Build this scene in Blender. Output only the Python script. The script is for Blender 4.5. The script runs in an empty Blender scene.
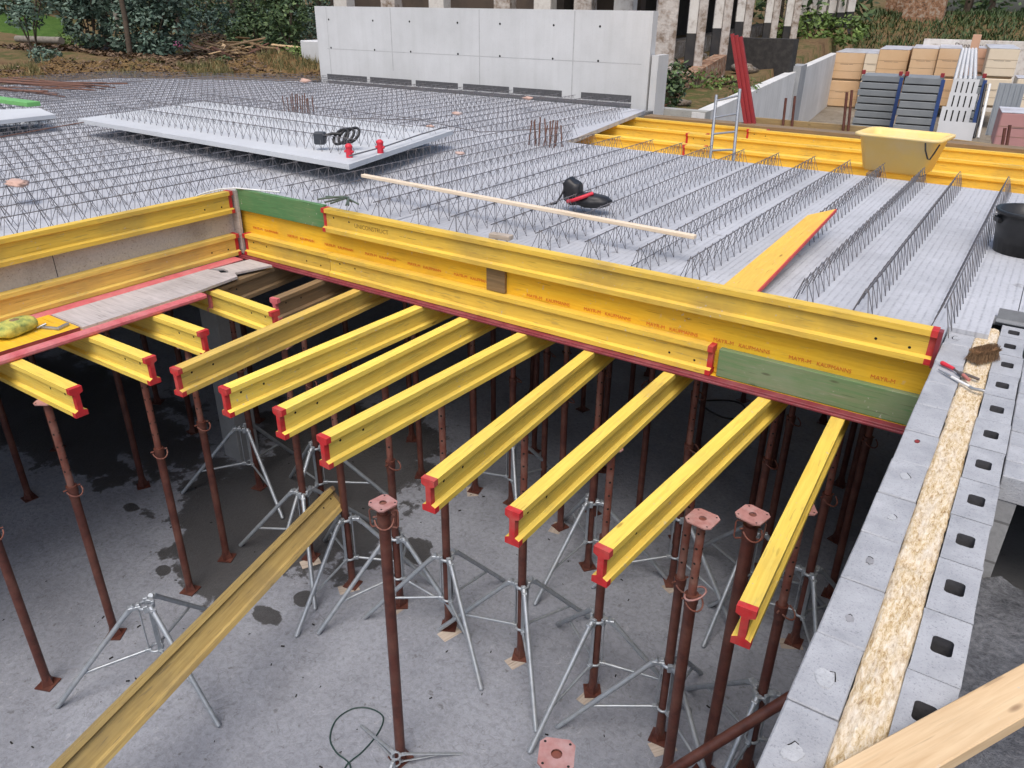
import bpy, bmesh, math, random
from mathutils import Vector, Matrix, Euler, noise
random.seed(7)
C = bpy.context.scene.collection
sc = bpy.context.scene
PI = math.pi
rad = math.radians

# ------------------------------------------------------------------ camera
F_PX, PITCH, YAW, ROLL = 767.85, 0.457970, 0.589045, 0.0117556
CAMZ = 4.5
cp, sp = math.cos(PITCH), math.sin(PITCH)
fw = Vector((-math.sin(YAW)*cp, math.cos(YAW)*cp, -sp))
r0 = Vector((math.cos(YAW), math.sin(YAW), 0)); u0 = r0.cross(fw)
cr, sr = math.cos(ROLL), math.sin(ROLL)
RT = cr*r0 + sr*u0; UP = -sr*r0 + cr*u0
cam_d = bpy.data.cameras.new('camera'); cam = bpy.data.objects.new('camera', cam_d); C.objects.link(cam)
cam_d.sensor_width = 36; cam_d.lens = F_PX*36/1024; cam_d.clip_start = 0.05; cam_d.clip_end = 2000
m = Matrix((RT, UP, -fw)).transposed().to_4x4(); m.translation = Vector((0, 0, CAMZ)); cam.matrix_world = m
sc.camera = cam

def ray(x, y): return fw + RT*((x-512)/F_PX) - UP*((y-384)/F_PX)
def at(x, y, z):                      # the point of the height z seen in the photograph at x, y
    d = ray(x, y); return Vector((0, 0, CAMZ)) + d*((z-CAMZ)/d.z)
def aty(x, y, Y):
    d = ray(x, y); return Vector((0, 0, CAMZ)) + d*(Y/d.y)

# ------------------------------------------------------------------ scene helpers
def setp(o, label=None, cat=None, group=None, kind=None):
    if label: o['label'] = label
    if cat: o['category'] = cat
    if group: o['group'] = group
    if kind: o['kind'] = kind
    return o

class MB:
    def __init__(s): s.v = []; s.f = []; s.m = []; s.sm = []
    def add(s, vs, fs, mi=0, smooth=False):
        k = len(s.v); s.v += [tuple(v) for v in vs]
        for f in fs: s.f.append([i+k for i in f]); s.m.append(mi); s.sm.append(smooth)
    def box(s, x0, x1, y0, y1, z0, z1, mi=0, M=None):
        vs = [Vector(p) for p in ((x0,y0,z0),(x1,y0,z0),(x1,y1,z0),(x0,y1,z0),(x0,y0,z1),(x1,y0,z1),(x1,y1,z1),(x0,y1,z1))]
        if M: vs = [M @ v for v in vs]
        s.add(vs, [(0,3,2,1),(4,5,6,7),(0,1,5,4),(1,2,6,5),(2,3,7,6),(3,0,4,7)], mi)
    def cbox(s, x0, x1, y0, y1, z0, z1, c=.004, mi=0, M=None):   # box with chamfered edges
        bm = bmesh.new(); bmesh.ops.create_cube(bm, size=1)
        for v in bm.verts: v.co = Vector(((x0+x1)/2+v.co.x*(x1-x0), (y0+y1)/2+v.co.y*(y1-y0), (z0+z1)/2+v.co.z*(z1-z0)))
        bmesh.ops.bevel(bm, geom=bm.edges[:], offset=c, segments=1, affect='EDGES')
        bm.verts.ensure_lookup_table()
        vs = [(M @ v.co) if M else v.co.copy() for v in bm.verts]
        s.add(vs, [[v.index for v in f.verts] for f in bm.faces], mi); bm.free()
    def bar(s, a, b, r, n=6, r2=None, mi=0, caps=True, smooth=True):
        a = Vector(a); b = Vector(b); d = (b-a).normalized()
        t = Vector((0,0,1)) if abs(d.z) < .9 else Vector((1,0,0))
        u = d.cross(t).normalized(); w = d.cross(u)
        r2 = r if r2 is None else r2
        vs = [a+(u*math.cos(2*PI*i/n)+w*math.sin(2*PI*i/n))*r for i in range(n)] + [b+(u*math.cos(2*PI*i/n)+w*math.sin(2*PI*i/n))*r2 for i in range(n)]
        s.add(vs, [(i, n+i, n+(i+1) % n, (i+1) % n) for i in range(n)], mi, smooth)
        if caps: s.add(vs, [tuple(range(n)), tuple(range(2*n-1, n-1, -1))], mi)
    def tube(s, pts, r, n=6, mi=0, closed=False):
        pts = [Vector(p) for p in pts]; k = len(pts); rings = []; pu = None
        for i, p in enumerate(pts):
            q0 = pts[i-1] if (i or closed) else p; q1 = pts[(i+1) % k] if (i < k-1 or closed) else p
            d = (q1-q0).normalized()
            if pu is None:
                t = Vector((0,0,1)) if abs(d.z) < .9 else Vector((1,0,0)); u = d.cross(t).normalized()
            else:
                u = (pu - d*pu.dot(d)).normalized()
            pu = u; w = d.cross(u)
            rings.append([p+(u*math.cos(2*PI*j/n)+w*math.sin(2*PI*j/n))*r for j in range(n)])
        vs = [v for rg in rings for v in rg]; fs = []
        for i in range(k if closed else k-1):
            for j in range(n):
                a = i*n; b = ((i+1) % k)*n; fs.append((a+j, b+j, b+(j+1) % n, a+(j+1) % n))
        s.add(vs, fs, mi, True)
        if not closed: s.add(vs, [tuple(range(n)), tuple(range(k*n-1, k*n-n-1, -1))], mi)
    def prism(s, poly, z0, z1, mi=0, M=None):         # polygon (ccw) extruded along z
        n = len(poly); vs = [Vector((p[0], p[1], z0)) for p in poly]+[Vector((p[0], p[1], z1)) for p in poly]
        if M: vs = [M @ v for v in vs]
        s.add(vs, [tuple(range(n-1, -1, -1)), tuple(range(n, 2*n))]+[(i, (i+1) % n, n+(i+1) % n, n+i) for i in range(n)], mi)
    def disc(s, c, nrm, r, n=8, mi=0):
        c = Vector(c); d = Vector(nrm).normalized(); t = Vector((0,0,1)) if abs(d.z) < .9 else Vector((1,0,0))
        u = d.cross(t).normalized(); w = d.cross(u)
        s.add([c+(u*math.cos(2*PI*i/n)+w*math.sin(2*PI*i/n))*r for i in range(n)], [tuple(range(n))], mi)
    def ico(s, c, r, sub=2, amp=.15, sc=(1,1,1), seed=0, mi=0, fr=3):
        bm = bmesh.new(); bmesh.ops.create_icosphere(bm, subdivisions=sub, radius=1)
        for v in bm.verts:
            k = 1+amp*noise.noise(v.co*fr+Vector((seed*7.1, seed*3.3, seed)))*2
            v.co = Vector((v.co.x*sc[0], v.co.y*sc[1], v.co.z*sc[2]))*(r*k)+Vector(c)
        bm.verts.ensure_lookup_table()
        s.add([v.co.copy() for v in bm.verts], [[v.index for v in f.verts] for f in bm.faces], mi, True); bm.free()
    def mesh(s, name):
        me = bpy.data.meshes.new(name); me.from_pydata(s.v, [], s.f)
        me.polygons.foreach_set('material_index', s.m); me.polygons.foreach_set('use_smooth', s.sm); me.update(); return me
    def build(s, name, mats, parent=None, loc=None, rot=None):
        me = s.mesh(name); o = bpy.data.objects.new(name, me); C.objects.link(o)
        for x in (mats if isinstance(mats, (list, tuple)) else [mats]): me.materials.append(x)
        if parent: o.parent = parent
        if loc is not None: o.location = loc
        if rot is not None: o.rotation_euler = rot
        return o

def empty(name, loc=(0,0,0), rz=0, label=None, cat=None, group=None):
    o = bpy.data.objects.new(name, None); C.objects.link(o); o.location = loc; o.rotation_euler = (0, 0, rz)
    o.empty_display_size = .1
    return setp(o, label, cat, group)
def dup(o, parent=None):
    c = o.copy(); C.objects.link(c)
    if parent: c.parent = parent
    for ch in list(o.children): dup(ch, c)
    return c
def text(body, size, mat, parent, loc, rot, name='lettering', ext=.0006, sx=1.0):
    cu = bpy.data.curves.new('lettering', 'FONT'); cu.body = body; cu.size = size; cu.extrude = ext; cu.resolution_u = 2
    t = bpy.data.objects.new('t', cu); C.objects.link(t)
    me = bpy.data.meshes.new_from_object(t.evaluated_get(bpy.context.evaluated_depsgraph_get()))
    bpy.data.objects.remove(t); me.name = name
    o = bpy.data.objects.new(name, me); C.objects.link(o); me.materials.clear(); me.materials.append(mat)
    o.parent = parent; o.location = loc; o.rotation_euler = rot; o.scale = (sx, 1, 1); return o

# ------------------------------------------------------------------ materials
class NT:
    def __init__(s, name, rough=.8, metal=0, spec=.4):
        s.m = bpy.data.materials.new(name); s.m.use_nodes = True; s.t = s.m.node_tree; s.b = s.t.nodes['Principled BSDF']
        s.b.inputs['Roughness'].default_value = rough; s.b.inputs['Metallic'].default_value = metal
        s.b.inputs['Specular IOR Level'].default_value = spec; s._co = None
    def n(s, typ, **kw):
        nd = s.t.nodes.new(typ)
        for k, v in kw.items(): setattr(nd, k, v)
        return nd
    def lk(s, a, b): s.t.links.new(a, b)
    def co(s, scale=(1,1,1), which='Object', rnd=True):
        tc = s.n('ShaderNodeTexCoord'); mp = s.n('ShaderNodeMapping'); mp.inputs['Scale'].default_value = scale
        s.lk(tc.outputs[which], mp.inputs['Vector'])
        if rnd and which == 'Object':
            oi = s.n('ShaderNodeObjectInfo'); mu = s.n('ShaderNodeMath', operation='MULTIPLY'); mu.inputs[1].default_value = 37.0
            s.lk(oi.outputs['Random'], mu.inputs[0]); s.lk(mu.outputs[0], mp.inputs['Location'])
        return mp.outputs[0]
    def noise(s, vec, scale, detail=4, rough=.55, dist=0):
        nd = s.n('ShaderNodeTexNoise'); nd.inputs['Scale'].default_value = scale; nd.inputs['Detail'].default_value = detail
        nd.inputs['Roughness'].default_value = rough; nd.inputs['Distortion'].default_value = dist
        s.lk(vec, nd.inputs['Vector']); return nd.outputs['Fac']
    def voro(s, vec, scale, feature='F1', out='Distance'):
        nd = s.n('ShaderNodeTexVoronoi', feature=feature); nd.inputs['Scale'].default_value = scale; s.lk(vec, nd.inputs['Vector']); return nd.outputs[out]
    def ramp(s, fac, stops):
        nd = s.n('ShaderNodeValToRGB'); cr_ = nd.color_ramp
        while len(cr_.elements) < len(stops): cr_.elements.new(.5)
        for e, (p, c) in zip(cr_.elements, stops):
            e.position = p; e.color = (c[0], c[1], c[2], 1) if isinstance(c, (tuple, list)) else (c, c, c, 1)
        s.lk(fac, nd.inputs['Fac']); return nd.outputs['Color']
    def mix(s, fac, a, b, mode='MIX'):
        nd = s.n('ShaderNodeMix', data_type='RGBA', blend_type=mode)
        for sock, v in ((nd.inputs[0], fac), (nd.inputs[6], a), (nd.inputs[7], b)):
            if isinstance(v, bpy.types.NodeSocket): s.lk(v, sock)
            elif isinstance(v, (int, float)): sock.default_value = v if sock.type == 'VALUE' else (v, v, v, 1)
            else: sock.default_value = (v[0], v[1], v[2], 1)
        return nd.outputs[2]
    def math(s, op, a, b=None, c=None):
        nd = s.n('ShaderNodeMath', operation=op)
        for i, v in enumerate((a, b, c)):
            if v is None: continue
            if isinstance(v, bpy.types.NodeSocket): s.lk(v, nd.inputs[i])
            else: nd.inputs[i].default_value = v
        return nd.outputs[0]
    def sep(s, vec):
        nd = s.n('ShaderNodeSeparateXYZ'); s.lk(vec, nd.inputs[0]); return nd.outputs
    def col(s, c):
        if isinstance(c, bpy.types.NodeSocket): s.lk(c, s.b.inputs['Base Color'])
        else: s.b.inputs['Base Color'].default_value = (c[0], c[1], c[2], 1)
        return s
    def bump(s, h, strength=.3, dist=.01):
        nd = s.n('ShaderNodeBump'); nd.inputs['Strength'].default_value = strength; nd.inputs['Distance'].default_value = dist
        s.lk(h, nd.inputs['Height']); s.lk(nd.outputs[0], s.b.inputs['Normal']); return s
    def rough(s, sock): s.lk(sock, s.b.inputs['Roughness']); return s

def wood(name, base, dark, dirt=(.16,.13,.09), dirt_amt=.35, axis=0, rough=.55, grain=1.0, knots=True):
    t = NT(name, rough, spec=.35)
    s3 = [26, 26, 26]; s3[axis] = 1.3
    g = t.noise(t.co(s3), 2.2, 5, .6, .6)
    c = t.mix(t.ramp(g, [(.35, 0), (.72, 1)]), base, dark)
    big = t.noise(t.co((1,1,1)), 1.7, 5, .6)
    c = t.mix(t.math('MULTIPLY', t.ramp(big, [(.48, 0), (.75, 1)]), dirt_amt), c, dirt)
    s4 = [60, 60, 60]; s4[axis] = 5
    sc_ = t.noise(t.co(s4), 1.3, 2, .5)
    c = t.mix(t.math('MULTIPLY', t.ramp(sc_, [(.62, 0), (.70, 1)]), dirt_amt*.8), c, dirt)
    if knots:
        s5 = [7, 7, 7]; s5[axis] = 2.0
        k = t.voro(t.co(s5), 1.0)
        c = t.mix(t.ramp(k, [(.035, .7), (.075, 0)]), c, (dark[0]*.35, dark[1]*.3, dark[2]*.3))
    if dirt_amt < .6:
        sp_ = t.noise(t.co((1,1,1)), 34, 3, .5); spm = t.noise(t.co((1,1,1)), 3.1, 3, .6)
        c = t.mix(t.math('MULTIPLY', t.ramp(sp_, [(.665, 0), (.70, 1)]), t.ramp(spm, [(.46, 0), (.6, .75)])), c, (.50,.46,.40))
        s6 = [40, 40, 40]; s6[axis] = 2.2
        c = t.mix(t.ramp(t.noise(t.co(s6), 1.6, 2, .4), [(.68, 0), (.73, .5)]), c, (dark[0]*.45, dark[1]*.42, dark[2]*.4))
    oi = t.n('ShaderNodeObjectInfo'); hv = t.n('ShaderNodeHueSaturation')
    t.lk(t.math('MULTIPLY_ADD', oi.outputs['Random'], .22, .89), hv.inputs['Value']); t.lk(c, hv.inputs['Color'])
    t.col(hv.outputs[0]); t.bump(g, .25*grain, .004); return t.m

YEL = wood('yellow_glazed_wood', (.88,.66,.125), (.78,.53,.08), dirt_amt=.34)
YEL2 = wood('yellow_form_wood', (.82,.56,.085), (.70,.44,.06), dirt_amt=.42)
YOLD = wood("worn_yellow_wood", (.76,.54,.12), (.60,.39,.09), dirt_amt=.42)
YDIRT = wood('dirty_beam_wood', (.50,.37,.14), (.36,.25,.09), dirt_amt=.65)
BRN = wood('brown_weathered_wood', (.27,.18,.095), (.16,.105,.055), dirt_amt=.6)
PLY = wood('grey_plywood', (.50,.455,.41), (.40,.36,.325), dirt=(.14,.10,.07), dirt_amt=.6, rough=.8)
GRYB = wood('grey_board_wood', (.48,.44,.43), (.35,.32,.31), dirt=(.13,.12,.11), dirt_amt=.5, rough=.8)
PADM = wood('pad_wood', (.50,.43,.36), (.36,.30,.25), dirt_amt=.4, rough=.8)
PINE = wood('raw_pine', (.68,.50,.30), (.55,.37,.20), dirt_amt=.12, rough=.7)
BATT = wood('pale_batten_wood', (.78,.66,.52), (.66,.52,.36), dirt_amt=.1, rough=.7, knots=False)
GRN = wood('green_painted_board', (.13,.24,.10), (.22,.25,.14), dirt=(.33,.33,.25), dirt_amt=.59, rough=.7)
GRNU = wood('green_board', (.09,.22,.085), (.07,.17,.065), dirt=(.20,.25,.12), dirt_amt=.5, rough=.7)
PANEL = wood('yellow_panel', (.83,.51,.035), (.72,.40,.02), dirt_amt=.25)

def paint(name, c, c2, amt=.5, rough=.55, sc=14, metal=0, dust=None):
    t = NT(name, rough, metal)
    v = t.co()
    f = t.noise(v, sc, 5, .65)
    k = t.mix(t.math('MULTIPLY', t.ramp(f, [(.42, 0), (.68, 1)]), amt), c, c2)
    if dust:
        k = t.mix(t.math('MULTIPLY', t.ramp(t.noise(v, sc*.35, 5, .6), [(.45, 0), (.7, 1)]), dust[1]), k, dust[0])
    t.col(k); t.bump(f, .15, .003); return t.m
RED = paint('red_end_paint', (.52,.022,.026), (.30,.02,.02), .6, .65, 22, dust=((.42,.16,.12), .45))
REDE = paint('red_panel_edge', (.20,.025,.035), (.13,.03,.035), .7, .6, 20, dust=((.34,.12,.13), .4))
PINK = paint('faded_red_paint', (.58,.14,.155), (.40,.07,.085), .6, .7, 16, dust=((.58,.27,.26), .5))
RUST = paint('red_oxide_steel', (.098,.031,.022), (.052,.020,.016), .8, .45, 18, dust=((.19,.085,.06), .5))
RUSTL = paint('worn_oxide_steel', (.19,.062,.042), (.11,.042,.032), .8, .55, 22, dust=((.30,.19,.15), .5))
PLATE = paint('dusty_pink_plate', (.38,.19,.175), (.27,.115,.10), .7, .7, 26, dust=((.44,.33,.32), .6))
GALV = paint('galvanised_steel', (.40,.44,.48), (.27,.30,.33), .7, .45, 20, .55, dust=((.42,.42,.41), .4))
ALU = paint('aluminium', (.34,.355,.38), (.25,.26,.28), .6, .45, 20, .5)
REBAR = paint('rebar_steel', (.155,.155,.17), (.20,.16,.13), .5, .6, 9, .3)
RUSTB = paint('rusty_bar', (.17,.08,.055), (.10,.06,.05), .7, .8, 12)
RUSTR = paint('red_rusty_mats', (.17,.085,.06), (.12,.065,.05), .7, .85, 8)
BLK = paint('black_plastic', (.012,.012,.014), (.03,.03,.033), .6, .45, 9)
BUCK = paint('black_bucket_plastic', (.008,.008,.009), (.02,.02,.021), .6, .35, 6, dust=((.12,.12,.12), .25))
REDP = paint('red_plastic', (.60,.03,.05), (.48,.03,.05), .5, .5, 9)
REDT = paint('red_timber_paint', (.26,.025,.03), (.17,.02,.025), .6, .6, 9)
STEEL = paint('bare_steel', (.42,.43,.44), (.25,.25,.26), .6, .4, 20, .7)
TUB = paint('yellow_tub_plastic', (.80,.58,.20), (.74,.54,.22), .6, .55, 3.5, dust=((.70,.60,.42), .75))
MORT = paint('mortar_splash', (.40,.30,.17), (.50,.44,.34), .9, .9, 14)
HOLE = NT('dark_hole', .9).col((.012,.011,.010)).m
BLUEB = paint('blue_post_paint', (.03,.07,.22), (.03,.05,.14), .5, .5, 10)
FOAM = paint('orange_foam', (.50,.33,.27), (.46,.30,.24), .5, .9, 12, dust=((.48,.43,.42),.8))
WHITEP = paint('white_plastic', (.72,.72,.70), (.6,.6,.58), .5, .5, 10)
INKR = NT('red_ink', .7).col((.60,.15,.025)).m
INKB = NT('black_ink', .7).col((.24,.15,.03)).m
INKG = NT('grey_ink', .7).col((.12,.10,.09)).m

def concrete(name, c, c2, sc=3.0, pit=.5, fine=60, rough=.85, stripes=0, streak=0):
    t = NT(name, rough, spec=.25)
    v = t.co(rnd=True)
    a = t.noise(v, sc, 6, .62)
    k = t.mix(t.ramp(a, [(.33, 0), (.7, 1)]), c, c2)
    f = t.noise(v, fine, 3, .7)
    k = t.mix(t.math('MULTIPLY', t.ramp(f, [(.56, 0), (.74, 1)]), pit), k, (c2[0]*.45, c2[1]*.45, c2[2]*.45))
    h = f
    if streak:
        sk_ = t.noise(t.co((5, 5, .35)), 1.4, 5, .65)
        k = t.mix(t.math('MULTIPLY', t.ramp(sk_, [(.46, 0), (.66, 1)]), streak), k, (c2[0]*.6, c2[1]*.6, c2[2]*.55))
    if stripes:
        x = t.sep(t.co(rnd=False))
        wv = t.math('ADD', t.math('MULTIPLY', x[0], stripes), t.math('MULTIPLY', t.noise(t.co((3, .5, 1)), 1.2, 2), .35))
        sw = t.math('ABSOLUTE', t.math('SUBTRACT', t.math('FRACT', wv), .5))
        gr = t.ramp(sw, [(.0, 1), (.12, .4), (.24, 0)])
        brk = t.ramp(t.noise(t.co((14, 5, 1)), 2.2, 4), [(.36, .1), (.62, 1)])
        gm = t.math('MULTIPLY', gr, brk)
        k = t.mix(t.math('MULTIPLY', gm, .42), k, (c2[0]*.5, c2[1]*.5, c2[2]*.52))
        st = t.noise(v, .75, 7, .68); k = t.mix(t.math('MULTIPLY', t.ramp(st, [(.50, 0), (.66, 1)]), .38), k, (c2[0]*.62, c2[1]*.62, c2[2]*.62))
        sx_ = t.noise(v, 4.5, 4, .6); k = t.mix(t.ramp(sx_, [(.68, 0), (.73, .45)]), k, (.16,.15,.14))
        h = t.math('SUBTRACT', f, t.math('MULTIPLY', gm, 1.2))
    t.col(k); t.bump(h, .45, .006); return t.m
SLAB = concrete('precast_concrete', (.475,.488,.52), (.39,.402,.43), 1.1, .45, 46, stripes=21.0)
SLABE = concrete('slab_edge_concrete', (.46,.46,.48), (.34,.34,.36), 4, .5, 50)
SLAB2 = concrete('clean_precast_concrete', (.53,.55,.57), (.45,.465,.485), 1.0, .3, 50)
BLOCK = concrete('block_concrete', (.41,.42,.44), (.29,.30,.32), 7, .75, 130)
WALLC = concrete('smooth_wall_concrete', (.58,.585,.585), (.49,.495,.49), .9, .2, 40, streak=.10)
COLC = concrete('column_concrete', (.30,.31,.32), (.22,.23,.24), 2.0, .3, 40)
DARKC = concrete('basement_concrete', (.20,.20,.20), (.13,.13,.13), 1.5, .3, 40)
PATCH = concrete('pale_mortar', (.45,.46,.475), (.34,.35,.365), 30, .5, 120)
MORD = concrete('mark_mortar', (.30,.30,.31), (.20,.20,.21), 18, .4, 80)
REDM = NT('red_crayon', .8).col((.22,.03,.03)).m

# pit floor: trowelled concrete with wet stains and painted far-left shade
t = NT('pit_floor_concrete', .8, spec=.35)
v = t.co(rnd=False); x, y, _z = t.sep(v)
a = t.noise(v, .9, 6, .62); b_ = t.noise(v, 24, 6, .75, .5); c_ = t.noise(v, 70, 4, .75, .3)
k = t.mix(t.ramp(a, [(.35, 0), (.68, 1)]), (.315,.335,.38), (.21,.223,.257))
k = t.mix(t.math('MULTIPLY', t.ramp(b_, [(.36, 1), (.56, 0)]), .5), k, (.13,.134,.15))
sq = t.math('ABSOLUTE', t.math('SUBTRACT', t.noise(v, 3.6, 3, .6, 1.2), .5)); sqm = t.noise(v, 5.5, 3, .6)
k = t.mix(t.math('MULTIPLY', t.ramp(sq, [(.0, 1), (.016, 0)]), t.ramp(sqm, [(.46, 0), (.62, .5)])), k, (.10,.10,.11))
sq2 = t.math('ABSOLUTE', t.math('SUBTRACT', t.noise(v, 9, 2, .5, .8), .5)); k = t.mix(t.math('MULTIPLY', t.ramp(sq2, [(.0, 1), (.014, 0)]), t.ramp(sqm, [(.36, .4), (.52, 0)])), k, (.48,.49,.52))
k = t.mix(t.math('MULTIPLY', t.ramp(c_, [(.57, 0), (.70, 1)]), .5), k, (.36,.36,.38))
k = t.mix(t.math('MULTIPLY', t.ramp(t.noise(v, 15, 3, .6), [(.64, 0), (.72, 1)]), .6), k, (.085,.082,.08))
edge = t.math('MULTIPLY', t.math('SUBTRACT', t.noise(v, 2.6, 8, .66), .5), 2.0)
wet = None  # holds the wet stains and the painted far-left shade
for (px_, py_, rx, ry) in ((290,505,1.25,1.05), (240,548,.72,.62), (350,440,1.3,.9), (265,614,.15,.10), (304,598,.10,.09), (163,570,.09,.07), (130,507,.10,.07), (410,548,.25,.2), (60,405,2.6,.95)):  # last ellipse is painted shade on the far-left floor, the others are wet
    cx, cy, _ = at(px_, py_, 0)
    e = t.math('ADD', t.math('POWER', t.math('DIVIDE', t.math('SUBTRACT', x, cx), rx), 2), t.math('POWER', t.math('DIVIDE', t.math('SUBTRACT', y, cy), ry), 2))
    e = t.math('SQRT', e)
    wet = e if wet is None else t.math('MINIMUM', wet, e)
wet_shade = t.ramp(t.math('ADD', wet, edge), [(.93, 1), (1.02, .55), (1.22, 0)])
k = t.mix(t.math('MULTIPLY', wet_shade, .86), k, (.045,.043,.041))
gr_ = t.noise(v, 150, 3, .7); k = t.mix(t.math('MULTIPLY', t.ramp(gr_, [(.60, 0), (.70, 1)]), .45), k, (.08,.08,.085))
mud = t.noise(v, 1.3, 8, .72, .6); k = t.mix(t.math('MULTIPLY', t.ramp(mud, [(.54, 0), (.70, 1)]), .32), k, (.13,.135,.15))
t.col(k); t.rough(t.mix(wet_shade, .8, .28)); t.bump(t.math('ADD', b_, t.math('MULTIPLY', c_, .4)), .45, .02)
FLOORM = t.m

# insulation board between the block leaves
t = NT('straw_fibre_board', .9, spec=.1)
v1 = t.co((1,.28,1), rnd=False)
f1 = t.noise(v1, 95, 4, .8, .5); f2 = t.noise(v1, 22, 4, .65, .3)
k = t.ramp(f1, [(.30, (.22,.12,.05)), (.42, (.50,.36,.19)), (.55, (.70,.58,.40)), (.72, (.80,.75,.66))])
k = t.mix(t.math('MULTIPLY', t.ramp(f2, [(.45, 0), (.7, 1)]), .5), k, (.76,.71,.64))
k = t.mix(t.ramp(t.noise(v1, 60, 3, .6), [(.66, 0), (.74, .6)]), k, (.25,.15,.06))
t.col(k); t.bump(f1, .7, .01)
STRAW = t.m

# soil, ground, plants
def soil(name, cols, sc=1.2, bump=.6, bs=.05):
    t = NT(name, .95, spec=.1); v = t.co(rnd=False)
    a = t.noise(v, sc, 8, .68); b = t.noise(v, sc*9, 5, .7)
    k = t.ramp(t.math('MULTIPLY_ADD', b, .45, t.math('MULTIPLY', a, .62)), cols)
    t.col(k); t.bump(b, bump, bs); return t.m
GROUND = soil('earth_and_grass', [(.30, (.05,.035,.022)), (.43, (.12,.075,.04)), (.52, (.17,.115,.06)), (.60, (.075,.075,.028)), (.74, (.07,.10,.03))], .55)
YARD = soil('yard_earth', [(.3, (.10,.08,.06)), (.5, (.2,.17,.13)), (.7, (.28,.25,.21))], .8)
FILL = soil('dark_wet_fill', [(.36, (.045,.047,.052)), (.5, (.11,.114,.125)), (.64, (.20,.205,.22))], 5, .9, .02)
BANKM = soil('sandy_bank', [(.34, (.035,.028,.015)), (.44, (.12,.075,.035)), (.54, (.22,.14,.065)), (.62, (.10,.085,.035)), (.74, (.07,.08,.03))], 1.9, .9, .08)
GRASSM = soil('lawn_grass', [(.3, (.025,.05,.012)), (.5, (.05,.10,.02)), (.7, (.09,.15,.035))], 2.5)
RUBB = soil('rubble', [(.3, (.08,.06,.045)), (.5, (.2,.16,.12)), (.7, (.42,.40,.38))], 3.5, .9)
def leaf(name, a, b, c):
    t = NT(name, .55, spec=.3)
    g = t.n('ShaderNodeNewGeometry'); k = t.ramp(g.outputs['Random Per Island'], [(.0, a), (.5, b), (1, c)])
    t.col(k); return t.m
LEAF = leaf('bluish_leaves', (.035,.065,.045), (.085,.135,.10), (.20,.27,.21))
LEAF2 = leaf('dark_leaves', (.018,.038,.016), (.05,.09,.034), (.14,.20,.08))
LEAF3 = leaf('light_leaves', (.05,.085,.02), (.10,.16,.035), (.17,.25,.06))
DRYL = leaf('dry_leaves', (.05,.032,.02), (.12,.075,.045), (.22,.15,.095))
BARK = paint('bark', (.10,.075,.055), (.055,.042,.033), .8, .95, 8)
BARKG = paint('pale_bark', (.22,.20,.17), (.12,.10,.085), .8, .95, 8)

# ------------------------------------------------------------------ world and light
w = bpy.data.worlds.new('World'); sc.world = w; w.use_nodes = True
sky = w.node_tree.nodes.new('ShaderNodeTexSky'); sky.sky_type = 'NISHITA'; sky.sun_disc = False
SUN_EL, SUN_AZ = rad(62), rad(158)      # azimuth clockwise from +Y
sky.sun_elevation = SUN_EL; sky.sun_rotation = SUN_AZ; sky.air_density = 1.0; sky.dust_density = 4.0; sky.ozone_density = 1.0
bg = w.node_tree.nodes['Background']; bg.inputs['Strength'].default_value = .142
w.node_tree.links.new(sky.outputs[0], bg.inputs[0])
sd = bpy.data.lights.new('overcast_sun', 'SUN'); sd.energy = 1.5; sd.angle = rad(42); sd.color = (1, .96, .91)
so = bpy.data.objects.new('overcast_sun', sd); C.objects.link(so)
sdir = Vector((math.sin(SUN_AZ)*math.cos(SUN_EL), math.cos(SUN_AZ)*math.cos(SUN_EL), math.sin(SUN_EL)))
so.rotation_euler = sdir.to_track_quat('Z', 'Y').to_euler(); so.location = (0, 0, 20)
vs = sc.view_settings; vs.view_transform = 'Standard'; vs.look = 'None'; vs.exposure = 0.43; vs.gamma = 1

# ------------------------------------------------------------------ ground
XR = lambda y: -5.85-(max(y, 14.4)-14.4)*.130          # line of the retaining wall
def hgt(X, Y):
    nz = noise.noise(Vector((X*.25, Y*.25, 0)))*.22+noise.noise(Vector((X*.9, Y*.9, 3)))*.09
    if -19.0 < X < 6 and -8 < Y < 13.95: return -.5
    if X <= XR(Y)+.02 and (Y >= 13.95 or X <= -19.0):
        d = max(0, Y-14.5, -19.5-X)
        if X > -14 and Y > 13.9: h = 2.55+.035*d
        else: h = 2.72+min(d, 4)*.03+max(0, d-4)*.030
        return h+nz*min(1, .4+d*.3)+max(0, d-45)*.05
    if Y >= 13.95: return 1.0+max(0, Y-37)*.22-max(0, Y-52)*.22+nz*(.3 if Y < 37 else 1)
    return 2.7+nz*.5
xs = sorted(set([-420,-260,-160,-110,-80,-60,-50]+[-44+i*1.0 for i in range(24)]+[-20,-19.5,-19.05,-18.95]+[-18+i*.8 for i in range(16)]+[5.95,6.05,8,11,15,20,26,35,50,80,130,220,400]))
us = [0, .3]                       # columns that follow the retaining wall
ys = sorted(set([-400,-200,-90,-40,-20,-12,-8.05,-7.95]+[-6+2*i for i in range(10)]+[13.9,14.0,14.4]+[15+i*.8 for i in range(50)]+[56,60,66,75,90,120,180,300,500]))
cols = [('x', q) for q in xs if q < -6.0]+[('u', 0.0), ('u', .3)]+[('x', q) for q in [-4.5,-3,-1.5,0,1.5,3,4.5]]+[('x', q) for q in xs if q > 5]
gv = []; gf = []
for Y in ys:
    for kind, q in cols:
        if kind == 'u': X = XR(Y)+q+(.15 if q else -.01)
        else:
            X = q
            if X < -5.8 and Y > 14.4: X = X+min(0, XR(Y)+5.85)     # shear the left columns along the wall
        gv.append((X, Y, hgt(X, Y)))
nc = len(cols)
for j in range(len(ys)-1):
    for i in range(nc-1): gf.append((j*nc+i, j*nc+i+1, (j+1)*nc+i+1, (j+1)*nc+i))
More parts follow.
